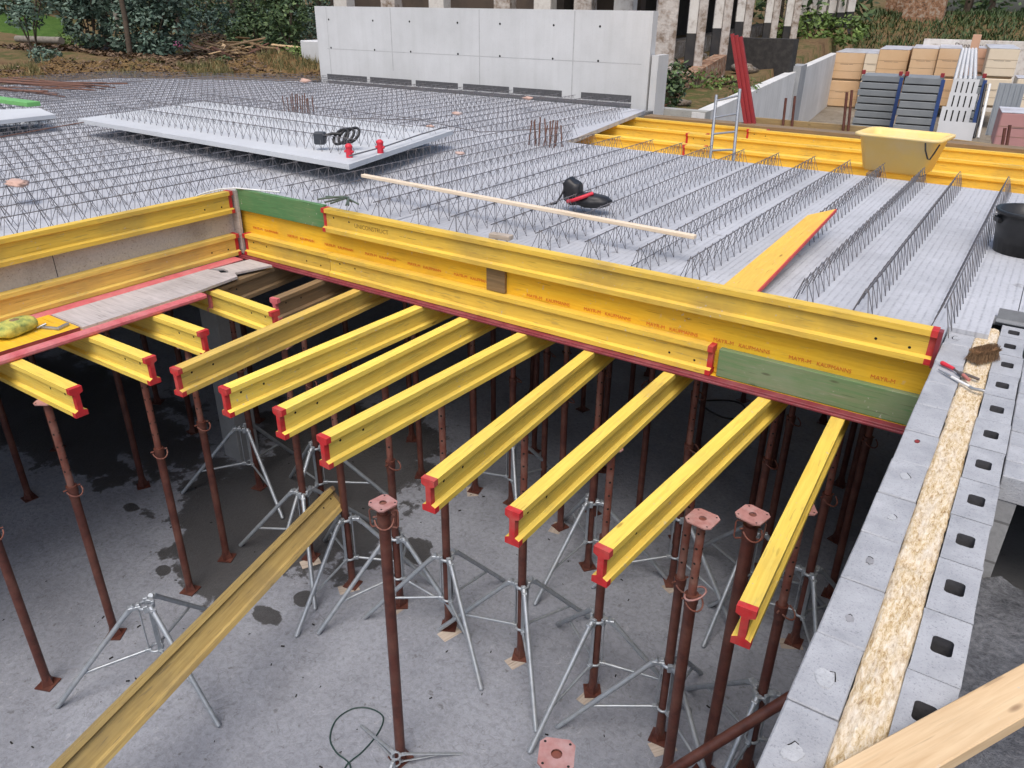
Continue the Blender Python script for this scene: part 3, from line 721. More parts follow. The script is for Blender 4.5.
def plank(poly, gx, label, mat=SLAB):
    xs_ = [p[0] for p in poly]; ys_ = [p[1] for p in poly]; bx, by = min(xs_), min(ys_)
    r = empty('slab_plank', (bx, by, ZS0), label=label, cat='slab plank', group=GS)
    mb = MB(); mb.prism([(p[0]-bx, p[1]-by) for p in poly], 0, ZS-ZS0); mb.build('slab', mat, r)
    for i, (x, y0, y1) in enumerate(gx): girder(r, x-bx, y0-by, round(y1-y0, 1), ZS-ZS0, i % 3)
    return r
e = .013
plank([(.115,5.28),(2.6,5.28),(2.6,9.38),(.115,9.38)], [(.30,5.34,9.3),(.72,5.34,9.3),(1.14,5.34,9.3),(1.6,5.34,9.3)], 'rightmost slab plank under the black bucket beyond the block wall')
plank([(-2.24+e,4.63),(-.21,4.63),(-.21,4.888),(.0,4.888),(.0,5.274),(.11,5.274),(.11,9.38),(-2.24+e,9.38)], [(x, 6.15 if x == -1.39 else 4.70, 9.34) for x in (-.24,-.67,-1.02,-1.39,-1.77,-2.13)], 'slab plank beside the block wall carrying the yellow loose panel')
plank([(-4.44+e,4.63),(-2.24,4.63),(-2.24,9.38),(-4.44+e,9.38)], [(x, 4.68, 9.3) for x in (-2.52,-2.94,-3.33,-3.72,-4.12)], 'slab plank under the black and red bag')
plank([(-5.44+e,4.63),(-4.44,4.63),(-4.44,9.38),(-5.44+e,9.38)], [(x, 4.68, 9.3) for x in (-4.55,-4.93,-5.29)], 'narrow slab plank under the left end of the long batten')
sk = lambda y: -5.47-(y-9.41)*.164
plank([(-6.25,4.63),(-5.44,4.63),(-5.44,9.40),(sk(13.35),13.35),(-6.25,13.35)], [(-5.62,4.68,10.0),(-5.98,4.68,12.2)], 'slab plank with skewed edge running back to the concrete wall')
edges = [-6.266,-8.45,-10.65,-12.85,-15.05,-17.0,-18.9]
def yend(x): return 13.4 if x > -14.9 else 13.4-(-14.9-x)*.60
for i in range(6):
    x1, x0 = edges[i], edges[i+1]+e
    gxs = [x1-.19-.37*k_ for k_ in range(6) if x1-.19-.37*k_ > x0+.08]
    yb = 5.30
    plank([(x0,-2.5),(x1,-2.5),(x1,yb),(x0,yb)], [(x, -2.4, yb-.05) for x in gxs], ('left slab plank beside the left edge form','second left slab plank out from the left edge form','third left slab plank out from the left edge form, in front of the white plank stack','near slab plank at the far left of the picture','farther left slab plank beyond the picture edge','outermost left slab plank beyond the picture edge')[i])
    ya, yc = yend(x0), yend(x1)
    plank([(x0,yb+e),(x1,yb+e),(x1,yc),(x0,ya)], [(x, yb+.05, round(yend(x)-.1, 1)) for x in gxs], ('back slab plank under the right half of the raised plank','back slab plank under the middle of the raised plank','back slab plank under the left half of the raised plank','back slab plank left of the raised plank','back slab plank running to the earth bank','outermost back slab plank at the foot of the earth bank')[i])

# raised plank laid on top of the girders
ZR = ZS+GH+.008
def raised(corn, label, ngird, ang, L, mat=SLAB2):
    r = empty('raised_plank', (corn[0][0], corn[0][1], ZR+.002), label=label, cat='slab plank')
    mb = MB(); c0 = corn[0]; mb.prism([(p[0]-c0[0], p[1]-c0[1]) for p in corn], 0, .052); mb.build('slab', mat, r)
    return r
cr_ = [(-10.90,5.72),(-5.68,5.55),(-6.30,8.02),(-11.35,8.02)]
r = raised(cr_, 'clean white slab plank with lattice girders laid raised on top of the slab', 4, 0, 5)
for k_ in range(4):
    y = .36+.55*k_; x0 = .15-.08*k_; L = 5.0-.12*k_
    girder(r, x0-.0, y, 4.8, .052, k_ % 3, -PI/2-.03)
# dark bars along the end of the raised plank
mb = MB(); mb.tube([(-5.78,5.66,ZR+.11),(-5.95,6.4,ZR+.10),(-6.15,7.2,ZR+.11),(-6.34,7.9,ZR+.10)], .008, 5)
setp(mb.build('reinforcing_bar', REBAR), 'dark reinforcing bar along the right end of the raised plank', 'rebar')
r = raised([at(*p_, ZR+.067)[:2] for p_ in ((-60,125.5),(55,113.5),(39,107),(-60,111))], 'white raised slab plank with a green board, at the left picture edge', 2, 0, 4)

gb = at(40, 108, ZR+.069); mb = MB(); mb.cbox(-2.6, -.25, -.10, .10, 0, .062, .004); setp(mb.build('green_board', paint('bright_green', (.16,.42,.13), (.12,.33,.11), .5), None, gb+Vector((0,.05,.0)), (0,0,.02)), 'bright green board on the raised plank at the left picture edge', 'board')

# things lying on the slab
def stick(name, a, b, w_, h_, mat, label, cat, tilt=0):
    a = Vector(a); b = Vector(b); d = b-a; L = d.length; X = d.normalized(); Y = Vector((0,0,1)).cross(X).normalized(); Z = X.cross(Y)
    mb = MB(); mb.cbox(0, L, -w_/2, w_/2, 0, h_, .003); o = mb.build(name, mat); o.location = a
    o.rotation_euler = (Matrix((X, Y, Z)).transposed() @ Matrix.Rotation(tilt, 3, 'X')).to_euler(); setp(o, label, cat); return o
ZG = ZS+GH+.021
stick('batten', at(363,177,ZG), at(695,239,ZG), .05, .028, BATT, 'long pale raw wood batten lying across the girders', 'batten')
# loose yellow panel with red edge
LPM = wood('yellow_loose_panel', (.80,.50,.09), (.70,.40,.06), axis=1, dirt_amt=.15)
P4 = [Vector((-1.475,4.612,2.925)), Vector((-1.262,4.612,2.925)), Vector((-1.285,6.60,ZG+.022)), Vector((-1.415,6.26,ZG+.022))]
mb = MB(); dn = Vector((0,0,-.022)); mb.add(P4+[p+dn for p in P4], [(0,1,2,3),(7,6,5,4),(0,4,5,1),(1,5,6,2),(2,6,7,3),(3,7,4,0)])
o = mb.build('formwork_sheet', LPM); setp(o, 'yellow sheet with red edge lying along the girders behind the front form', 'sheet')
d_ = (P4[2]-P4[1]); nn = Vector((d_.y, -d_.x, 0)).normalized()*.009; q = [P4[1]+Vector((0,0,.002)), P4[2]+Vector((0,0,.002))]
q += [q[1]+nn, q[0]+nn]; mb = MB(); mb.add(q+[p+dn*1.2 for p in q], [(3,2,1,0),(4,5,6,7),(0,1,5,4),(1,2,6,5),(2,3,7,6),(3,0,4,7)])
mb.build('painted_edge', paint('red_edge_bright', (.60,.06,.05), (.45,.05,.04), .6), o)
# bag
b0 = at(579, 207, ZS); 
r = empty('tool_bag', at(581, 206, ZS+.055), .1, 'black tool bag with a red band lying on the girders', 'bag'); r.scale = (.92,.92,.88)
mb = MB(); mb.ico((.10,0,.07), .2, 3, .10, (1.05,.60,.36), 2)
k0 = len(mb.v); mb.ico((-.10,.02,.14), .16, 3, .09, (.75,.55,1.0), 5)
for i_ in range(k0, len(mb.v)): v_ = mb.v[i_]; mb.v[i_] = (max(-.185, min(-.015, v_[0]))+.25*(v_[2]-.14)*-.3, max(-.06, min(.09, v_[1])), max(.0, min(.245+.03*math.sin(v_[0]*40), v_[2])))
mb.build('body', BLK, r)
mb = MB(); mb.tube([(-.10,-.105,.055),(-.02,-.13,.085),(.07,-.12,.125),(.13,-.04,.15)], .020, 6); mb.build('band', REDP, r)
mb = MB(); mb.tube([(-.16,.0,.20),(-.18,-.08,.10),(-.22,-.10,.02),(-.28,-.09,.0)], .010, 6); mb.build('strap', BLK, r)
# lifting straps on the raised plank
zt_ = ZR+.054
r = empty('lifting_strap', (-6.35,6.12,zt_+.06), .55, 'tangled black lifting strap on the raised plank', 'strap'); r.scale = (.85,.85,.85)
mb = MB()
for k_ in range(3): mb.tube([(.07*k_+.10*math.cos(q), .055*math.sin(q), .09+.085*math.sin(q+.5)+.01*k_) for q in [2*PI*i/16 for i in range(16)]], .018, 6, closed=True)
mb.tube([(.0,0,.12),(-.1,-.02,.13),(-.22,-.05,.10)], .02, 6); mb.build('loop', BLK, r)
mb = MB(); mb.cbox(-.33, -.19, -.10, .02, .0, .15, .015); mb.build('buckle', paint('dark_grey_cloth', (.035,.04,.05), (.06,.065,.075), .5), r)
for (dx, dy, lb) in ((-5.95,5.83,'small red lifting clamp on the near corner of the raised plank'), (-5.88,6.22,'small red lifting clamp farther along the end of the raised plank')):
    mb = MB(); mb.bar((0,0,0), (0,0,.10), .034, 10); mb.ico((0,0,.11), .04, 2, .05, (1,1,.8)); mb.bar((-.05,0,.06), (.05,0,.06), .014, 6)
    setp(mb.build('lifting_clamp', REDP, None, (dx, dy, zt_), (0, 0, .3)), lb, 'clamp', 'red lifting clamps')
# orange foam and small litter
mb = MB(); mb.ico((0,0,.035), .10, 3, .22, (1.3,.8,.3), 4); setp(mb.build('foam_piece', FOAM, None, at(18, 187, ZG-.03)), 'orange foam piece on the girders at the far left', 'foam')
for (px_, py_, s_, lb) in ((460,155,.06,'pinkish lump on the girders right of the raised plank'), (430,128,.07,'orange scrap behind the raised plank'), (457,115,.08,'orange scrap between the raised plank and the concrete wall'), (527,100,.10,'orange scrap at the foot of the concrete wall'), (305,83,.14,'orange scrap by the left end of the concrete wall')):
    q = at(px_, py_, ZG-.01); mb = MB(); mb.ico((0,0,s_*.3), s_*.85, 2, .3, (1.2,.8,.35), px_); setp(mb.build('foam_piece', FOAM, None, q), lb, 'foam', 'orange scraps on the slab')
q = at(338, 201, ZG); mb = MB(); rng = random.Random(5)
for k_ in range(7): a = rng.uniform(0, 6); mb.tube([(.22*math.cos(a), .1*math.sin(a), .0), (.08*math.cos(a+1), .05, .03), (-.2*math.cos(a+.4), -.09*math.sin(a), .0)], .008, 5)
setp(mb.build('wire_bundle', paint('dull_green_wire', (.09,.12,.09), (.06,.06,.06), .6), None, q), 'small tangle of dull green wire behind the green board', 'wire')
mb = MB(); mb.tube([at(*p_, 2.955) for p_ in ((196,196),(207,192),(220,189),(236,188),(256,190),(280,192))], .007, 6)
setp(mb.build('white_pipe', WHITEP), 'thin white plastic pipe lying behind the corner of the two edge forms', 'pipe')
mb = MB(); mb.cbox(-.09, .09, -.035, .035, 0, .035, .003); setp(mb.build('wood_block', PADM, None, (-3.27,4.72,2.905), (0, 0, .1)), 'pinkish wood block on the slab behind the top front form beam', 'wood block')
# rebar starter groups
def starters(px_, py_, nbar, w_, hh, label):
    q = at(px_, py_, ZS); r = empty('starter_bars', q, 0, label, 'rebar', 'starter bar groups on the slab')
    rng = random.Random(px_)
    for k_ in range(nbar):
        x = -w_/2+w_*k_/(nbar-1)
        for yy in (-.07, .07):
            mb = MB(); mb.bar((x+rng.uniform(-.02,.02), yy, 0), (x+rng.uniform(-.03,.03), yy+rng.uniform(-.02,.02), hh+rng.uniform(-.05,.05)), .009, 5); mb.build('bar', RUSTB, r)
starters(545, 146, 6, .40, .30, 'group of rusty starter bars beside the skewed slab edge')
starters(300, 118, 6, .50, .34, 'group of rusty starter bars behind the raised plank')
# long loose reinforcing bars
for (pts_, lb) in (([(0,137),(90,121),(150,116),(260,128)], 'long rusty bar lying from the left edge behind the raised plank'), ([(345,118),(420,120),(480,132),(560,128)], 'long dark bar curving over the girders behind the raised plank'),
                   ([(0,90),(120,82),(220,76),(310,84)], 'long dark bar along the foot of the earth bank'), ([(60,88),(180,78),(312,80)], 'thin dark bar beside the long bar at the foot of the earth bank')):
    mb = MB(); mb.tube([at(*p_, ZG+.01) for p_ in pts_], .0065, 5); setp(mb.build('reinforcing_bar', RUSTB if 'rusty' in lb else REBAR), lb, 'rebar')
r = empty('rebar_mats', at(30, 90, 2.93), .15, 'flat pile of reddish rusty bars at the foot of the earth bank on the left', 'rebar')
rng = random.Random(2)
for k_ in range(18):
    mb = MB(); y = -.9+.1*k_; mb.bar((-1.6+rng.uniform(-.3,.3), y, rng.uniform(0,.14)), (1.6+rng.uniform(-.3,.3), y+rng.uniform(-.15,.15), rng.uniform(0,.16)), .014, 5); mb.build('bar', RUSTR, r)

# bucket
r = empty('mortar_bucket', (.06,6.95,ZS+.002), .4, 'black round mortar bucket on the slab at the right picture edge', 'bucket')
mb = MB(); n = 28; pro = [(.0,.012),(.175,.012),(.19,.0),(.215,.20),(.222,.29),(.238,.292),(.238,.315),(.215,.315),(.205,.20),(.17,.03),(0,.03)]
vs_ = []; 
for (rr, zz) in [(a_*1.12, b_) for (a_, b_) in pro]: vs_ += [(rr*math.cos(2*PI*i/n), rr*math.sin(2*PI*i/n), zz) for i in range(n)]
fs_ = [(j*n+i, j*n+(i+1) % n, (j+1)*n+(i+1) % n, (j+1)*n+i) for j in range(len(pro)-1) for i in range(n)]
mb.add(vs_, fs_, 0, True); mb.build('body', BUCK, r)
mb = MB(); mb.tube([(.27*math.cos(a), .27*math.sin(a), .29-.17*abs(math.cos(a))*0-.13*math.sin(a/1.0)) for a in [PI*i/14 for i in range(15)]], .005, 5); mb.build('handle', STEEL, r)
q = Matrix.Rotation(0, 4, 'Z'); mb = MB(); mb.cbox(-.262,-.235,-.05,.05,.22,.26,.004); mb.build('lug', BUCK, r)

# yellow tub on the far edge
r = empty('mortar_tub', (-1.335,9.76,ZS+.03), rad(-6), 'large pale yellow plastic mortar tub at the far slab edge', 'tub')
def loop_pts(lx, ly, z, rr, n=6):
    out = []
    for (cx, cy, a0) in ((lx-rr, ly-rr, 0), (-lx+rr, ly-rr, 90), (-lx+rr, -ly+rr, 180), (lx-rr, -ly+rr, 270)):
        for i in range(n+1): a = rad(a0+90*i/n); out.append((cx+rr*math.cos(a), cy+rr*math.sin(a), z))
    return out
lv = [(.30,.20,.0,.06),(.325,.225,.02,.07),(.405,.30,.375,.09),(.455,.35,.378,.11),(.455,.35,.405,.11),(.42,.315,.408,.09),(.395,.29,.38,.08),(.315,.215,.05,.06)]
mb = MB(); vs_ = []; 
for l in lv: vs_ += loop_pts(*l)
n = len(loop_pts(*lv[0])); fs_ = [(j*n+i, j*n+(i+1) % n, (j+1)*n+(i+1) % n, (j+1)*n+i) for j in range(len(lv)-1) for i in range(n)]
mb.add(vs_, fs_, 0, True); mb.add(loop_pts(*lv[0]), [tuple(range(n-1, -1, -1))]); mb.build('body', TUB, r)
mb = MB(); mb.add(loop_pts(.375,.27,.30,.08), [tuple(range(n))]); mb.build('mortar', MORT, r)
mb = MB(); mb.tube([(.30,-.335,.37),(.32,-.35,.30),(.36,-.345,.215),(.38,-.34,.21),(.41,-.345,.28),(.44,-.335,.37)], .009, 6); mb.build('handle', BLK, r)
for k_, sx in enumerate((-.24,.22)):
    mb = MB(); mb.cbox(sx-.05, sx+.05, -.18, .18, -.0878, -.002, .003); o = mb.build('wood_block', BRN, None, (-1.30, 9.60, ZS+.03)); setp(o, ('dark wood block under the left end of the yellow tub','dark wood block under the right end of the yellow tub')[k_], 'wood block')

# ------------------------------------------------------------------ back edge: beams, ladder, timbers
GB = 'yellow beams lying beyond the far slab edge'
for (Y, x0, x1, mt, lb) in ((9.50,-6.2,2.4,YEL2,'yellow beam directly against the far slab edge'), (10.62,-6.2,-3.9,YEL2,'short yellow beam under the skewed slab edge, second row'), (10.52,-4.2,2.4,YEL2,'long yellow beam in the second row beyond the slab, behind the tub'),
    (11.72,-6.3,-4.3,YEL2,'short yellow beam under the skewed slab edge, third row'), (11.60,-4.6,2.4,YEL2,'long yellow beam in the third row beyond the slab'), (12.75,-6.3,-3.7,YEL2,'short yellow beam in the fourth row below the concrete wall'), (12.62,-4.0,2.4,YEL2,'long yellow beam in the fourth row beyond the slab')):
    beam('primary_beam', (x0, Y, 2.785), (x1, Y, 2.785), mt, lb, 'beam', GB)
mb = MB(); mb.cbox(-6.0, 2.4, 13.05, 13.33, 2.70, 2.79, .004); setp(mb.build('grey_timber', BRN), 'thick grey-brown timber behind the last row of yellow beams', 'timber')
mb = MB(); mb.box(-6.0, 2.6, 9.3, 13.4, 2.40, 2.45); setp(mb.build('deck_panel', PANEL), 'lower deck of yellow panels under the beams beyond the slab', 'panel')
# ladder
r = empty('ladder', (0,0,0), 0, 'grey metal ladder leaning in the gap beyond the far slab edge', 'ladder')
la, lb_ = aty(713, 163, 9.44), aty(736.5, 165, 9.44); la -= Vector((0,.09,.34)); lb_ -= Vector((0,.09,.34)); ta, tb = aty(716.5, 95, 9.72), aty(740, 89, 9.72)
for a, b in ((la, ta), (lb_, tb)): mb = MB(); mb.bar(a, b, .019, 6); mb.build('rail', ALU, r)
for k_ in range(6): q = .09+.17*k_; mb = MB(); mb.bar(la.lerp(ta, q), lb_.lerp(tb, q), .014, 6); mb.build('rung', ALU, r)
# red timbers
r = empty('red_timbers', (0,0,0), 0, 'bundle of three red painted timbers leaning upright beyond the far beams', 'timber')
base = aty(751, 128, 13.2); top = aty(733, 34, 13.2)
for k_ in range(3):
    off = Vector((-.03+.058*k_, .04*k_, 0)); a = base+off+Vector((0,0,-.15)); b = top+off*1.0+Vector((0,.05,-.02*k_)); d = b-a; L = d.length; X = d.normalized(); Y = Vector((0,1,0)); Z = X.cross(Y).normalized(); Y = Z.cross(X)
    mb = MB(); mb.cbox(0, L, -.03, .03, -.026, .026, .004); o = mb.build('timber', REDT, r, a, Matrix((X, Y, Z)).transposed().to_euler())
# guard rail timbers behind
def rail(p0, p1, Y, posts, lb):
    a = aty(*p0, Y); b = aty(*p1, Y); r = empty('guard_rail', (a.x, Y, a.z), 0, lb, 'guard rail', 'timber guard rails beyond the beams')
    mb = MB(); d = b-a; n_ = d.normalized(); M = Matrix((n_, Vector((0,0,1)).cross(n_), Vector((0,0,1)))).transposed().to_4x4(); mb.cbox(0, d.length, -.03, .03, -.19, 0, .004, M=M); mb.build('rail', wood('rail_wood'+str(p0[0]), (.36,.26,.12), (.24,.16,.08), dirt_amt=.6), r)
    for (px_, y0, y1) in posts:
        q0 = aty(px_-2, y1, Y-.06); q1 = aty(px_+2, y0, Y-.02); mb = MB(); mb.bar(q0-a, q1-a, .022, 8); mb.build('post', RUST, r)
rail((752,117), (872,127), 14.0, ((784,98,133), (793,96,133), (845,92,131), (850,90,131)), 'brown timber guard rail on rusty posts behind the red timbers')
rail((930,136), (1040,150), 14.0, ((1003,128,152), (1008,125,150)), 'brown timber guard rail on rusty posts at the right picture edge')

# ------------------------------------------------------------------ block wall
wl = empty('block_wall', (0,0,0), 0, 'grey concrete block cavity wall with straw-coloured insulation, running away at the right', 'wall')
ZW = 2.82; rng = random.Random(11)
mb = MB(); mb.box(-.202, -.066, -3, 9.3, 0, 2.62); mb.box(.053, .183, -3, 9.3, 0, 2.2); mb.box(-.066, .053, -3, 9.3, 0, 2.60)
t = NT('block_coursing', .9, spec=.2)
br = t.n('ShaderNodeTexBrick'); br.inputs['Color1'].default_value = (.30,.305,.31,1); br.inputs['Color2'].default_value = (.24,.245,.25,1); br.inputs['Mortar'].default_value = (.15,.15,.15,1)
br.inputs['Scale'].default_value = 1; br.inputs['Brick Width'].default_value = .3; br.inputs['Row Height'].default_value = .2; br.inputs['Mortar Size'].default_value = .006
x, y, z = t.sep(t.co(rnd=False)); cb = t.n('ShaderNodeCombineXYZ'); t.lk(t.math('ADD', x, y), cb.inputs[0]); t.lk(z, cb.inputs[1]); t.lk(cb.outputs[0], br.inputs['Vector'])
fn = t.noise(t.co(rnd=False), 40, 4, .7); t.col(t.mix(t.math('MULTIPLY', t.ramp(fn, [(.45,0),(.7,1)]), .4), br.outputs['Color'], (.14,.14,.145))); t.bump(fn, .4, .006)
COURSE = t.m
mb.build('leaf', COURSE, wl)
CORE = concrete('painted_shade_core', (.075,.075,.08), (.045,.045,.05), 8, .5, 60)  # near-black colour paints the shade inside the block holes
def solid_block(x0, x1, y0, y1, z0, z1):
    mb = MB(); mb.cbox(x0, x1, y0, y1, z0, z1, .004)
    for i, v_ in enumerate(mb.v): mb.v[i] = (v_[0]+rng.uniform(-.0012,.0012), v_[1]+rng.uniform(-.0015,.0015), v_[2]+rng.uniform(-.001,.001))
    return mb
def hole_block(x0, x1, y0, y1, z0, z1):
    mb = MB(); cx, cy = (x0+x1)/2+rng.uniform(-.004,.004), (y0+y1)/2+rng.uniform(-.006,.006); hx, hy, rr = .029, .038, .013
    n = 5; inn = [(cx+p[0], cy+p[1]) for p in loop_pts(hx, hy, 0, rr, n-1)]; N = len(inn); out = []
    for (px_, py_) in inn:
        dx, dy = px_-cx, py_-cy; k1 = ((x1-x0)/2)/max(abs(dx), 1e-6); k2 = ((y1-y0)/2)/max(abs(dy), 1e-6); k_ = min(k1, k2); out.append((cx+dx*k_, cy+dy*k_))
    # snap ring samples nearest to corners onto the corners
    for c in ((x0,y0),(x1,y0),(x1,y1),(x0,y1)):
        j = min(range(N), key=lambda i: (out[i][0]-c[0])**2+(out[i][1]-c[1])**2); out[j] = c
    out = [(min(max(p[0], x0), x1), min(max(p[1], y0), y1)) for p in out]
    vs_ = [(p[0], p[1], z1) for p in out]+[(p[0], p[1], z1) for p in inn]+[(p[0], p[1], z0) for p in out]+[(p[0], p[1], z0+.01) for p in inn]
    fs_ = []
    for i in range(N):
        j = (i+1) % N; fs_ += [(i, j, N+j, N+i), (i, 2*N+i, 2*N+j, j)]
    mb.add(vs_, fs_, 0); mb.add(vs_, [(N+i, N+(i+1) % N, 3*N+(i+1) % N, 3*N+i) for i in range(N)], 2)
    mb.add([(p[0], p[1], z0+.012) for p in inn], [tuple(range(N))], 1)
    return mb
for k_ in range(-8, 12):
    y0 = 2.272+.302*k_
    if y0 > -1.2 and y0 < 4.88:
        jx, jy = rng.uniform(-.003,.003), rng.uniform(-.002,.002)
        b = solid_block(-.204+jx, -.066+jx, y0+.002+jy, min(4.885, y0+.2985+jy), 2.63, ZW+rng.uniform(-.002,.002)).build('block', BLOCK, wl)
    if y0 > -1.2 and y0 < 5.1:
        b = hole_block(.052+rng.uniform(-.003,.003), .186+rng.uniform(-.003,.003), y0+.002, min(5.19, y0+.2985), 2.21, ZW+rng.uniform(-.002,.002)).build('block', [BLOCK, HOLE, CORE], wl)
# insulation
mb = MB(); nx, ny = 14, 260
for j in range(ny+1):
    for i in range(nx+1):
        X = -.0655+.117*i/nx; Y = -1.2+6.3*j/ny
        z = ZW-.006+.006*noise.noise(Vector((X*30, Y*9, 2)))+.0035*noise.noise(Vector((X*90, Y*30, 4)))-(.012 if i in (0, nx) else 0)
        X += .006*noise.noise(Vector((i*.3, Y*4, 9)))+(.004*noise.noise(Vector((i, Y*22, 1))) if i in (0, nx) else 0)
        if abs(Y-2.47) < .02: z -= .008
        mb.v.append((X, Y, z))
for j in range(ny):
    for i in range(nx): q_ = j*(nx+1)+i; mb.f.append([q_, q_+1, q_+nx+2, q_+nx+1]); mb.m.append(0); mb.sm.append(True)
mb.build('insulation', STRAW, wl)
# mortar blots and marks on the left leaf
for i, (px_, py_, mt, s_) in enumerate(((917,441,REDM,.014), (905,476,PATCH,.026), (892,517,PATCH,.022), (870,560,MORD,.020), (850,618,MORD,.018), (825,677,PATCH,.036), (793,753,PATCH,.034), (956,338,PATCH,.03))):
    q_ = at(px_, py_, ZW+.0035); mb = MB(); rg = random.Random(i+5); nn_ = 14
    pl_ = [(s_*.8*math.cos(2*PI*a/nn_)*rg.uniform(.65,1.1), s_*1.1*math.sin(2*PI*a/nn_)*rg.uniform(.65,1.1)) for a in range(nn_)]
    mb.prism(pl_, -.004, .0); b = mb.build('mortar_patch', mt, wl, q_)
    mb = MB(); k0 = rg.randint(0, 6); mb.tube([(pl_[(k0+a) % nn_][0]*1.05, pl_[(k0+a) % nn_][1]*1.05, -.001) for a in range(rg.randint(3, 6))], .0022, 5); mb.build('painted_shadow_edge', HOLE, wl, q_)  # dark crescent paints the shadow edge of the block imprint
# cross wall to the right with an opening
r = empty('cross_wall', (0,0,0), 0, 'grey block cross wall with a dark opening right of the cavity wall', 'wall')
mb = MB(); mb.box(.187, .27, 3.30, 3.44, 0, 2.70); mb.box(1.1, 3.4, 3.30, 3.44, 0, 2.70); mb.box(.27, 1.1, 3.30, 3.44, 0, 2.22); mb.build('masonry', COURSE, r)
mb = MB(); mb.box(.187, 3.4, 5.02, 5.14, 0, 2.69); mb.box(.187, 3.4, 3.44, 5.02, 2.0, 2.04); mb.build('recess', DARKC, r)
for j_ in range(12):
    for k_ in range(-1, 6):
        x0 = .192+.302*k_+(.15 if j_ % 2 else 0); x1 = x0+.298; x0 = max(.192, x0)
        if x1-x0 < .04: continue
        mb = solid_block(x0, x1, 3.297+.152*j_, 3.297+.152*j_+.148, 2.702 if j_ == 0 else 2.71, ZW-.004+rng.uniform(-.002,.002)); mb.build('block', BLOCK, r)
# steel angle at the slab end
mb = MB(); mb.box(.012, .60, 5.262, 5.27, 2.79, 2.895); mb.box(.012, .60, 5.20, 5.262, 2.826, 2.832); setp(mb.build('steel_angle', paint('dull_angle', (.22,.23,.24), (.16,.16,.17), .6, .6)), 'short grey steel angle at the end of the slab above the insulation', 'angle')

# tools on the wall
r = empty('hand_brush', (.005,4.52,ZW+.003), rad(58), 'brown bristle hand brush lying on the wall insulation', 'brush')
mb = MB(); mb.cbox(-.075, .075, -.028, .028, .045, .07, .006); mb.build('back', wood('brush_wood', (.28,.15,.07), (.18,.09,.04), dirt_amt=.3), r)
t = NT('bristles', .9); t.col(t.ramp(t.noise(t.co((60,60,4)), 3, 3), [(.35,(.10,.06,.03)), (.6,(.28,.17,.09)), (.8,(.40,.28,.17))])); mb = MB(); rng2 = random.Random(8)
for i in range(1100):
    x0 = rng2.uniform(-.075,.075); y0 = rng2.uniform(-.028,.028); d = Vector((rng2.uniform(-.012,.012)+x0*.12, rng2.uniform(-.014,.014)+y0*.35, -.047)); mb.bar((x0,y0,.05), Vector((x0,y0,.05))+d, .0012, 3, .0007, caps=False)
for i in range(900):
    x0 = rng2.uniform(-.078,.078); a = rng2.uniform(0, PI); y0 = .034*math.cos(a); z0 = .05+.03*math.sin(a); mb.bar((x0,y0*.7,.05), (x0+rng2.uniform(-.01,.01), y0*1.15, z0+.006), .0013, 3, .0007, caps=False)
mb.build('bristles', t.m, r)
r = empty('trowel', (-.105,4.27,ZW+.004), rad(-38), 'small pliers-like hand tool with red grips beside the brush', 'hand tool')
mb = MB(); mb.bar((-.075,0,.014), (0,0,.014), .012, 10, .009); mb.ico((-.075,0,.014), .0125, 2, 0); mb.build('grip', REDP, r)
mb = MB(); mb.bar((.0,0,.012), (.05,-.004,.010), .006, 8); mb.cbox(.03,.09,-.016,.014,.004,.016,.004); mb.bar((.06,.01,.012), (.13,.03,.01), .008, 8); mb.build('jaw', paint('dark_steel', (.08,.07,.07), (.15,.12,.1), .6, .5), r)
mb = MB(); mb.bar((.07,-.012,.014), (.125,-.03,.012), .009, 8); mb.build('second_grip', paint('faded_red_grip', (.45,.16,.13), (.3,.1,.1), .5), r)
r = empty('pointing_tool', (-.125,4.19,ZW+.006), rad(-42), 'slim steel jointing tool with a spoon end lying across the wall below the brush', 'hand tool')
mb = MB(); mb.bar((-.06,0,.006), (.05,0,.006), .004, 8, .005); mb.bar((-.02,0,.007), (.03,0,.007), .006, 8); mb.build('shaft', STEEL, r)
mb = MB(); mb.bar((.03,0,.006), (.15,0,.009), .0075, 8); mb.build('handle', WHITEP, r)
mb = MB(); mb.tube([(.15,0,.008),(.175,-.004,.010),(.20,.006,.016),(.22,.022,.016)], .008, 6); mb.build('spoon', STEEL, r)

# raw timber lying across the wall in the foreground
za = 2.875
e1, e2 = at(823,766,za+.02), at(1024,658,za+.02); d = (e2-e1); a = e1-d*.9; b = e2+d*1.2
X = Vector((d.x, d.y, 0)).normalized(); Y = Vector((-X.y, X.x, 0))
mb = MB(); L = (b-a).length; mb.cbox(0, L, -.115, 0, 0, .048, .003)
o = mb.build('raw_timber', PINE, None, Vector((a.x, a.y, ZW+.006)), Matrix((X, Y, Vector((0,0,1)))).transposed().to_euler()); setp(o, 'pale raw timber plank lying across the block wall in the foreground', 'timber')

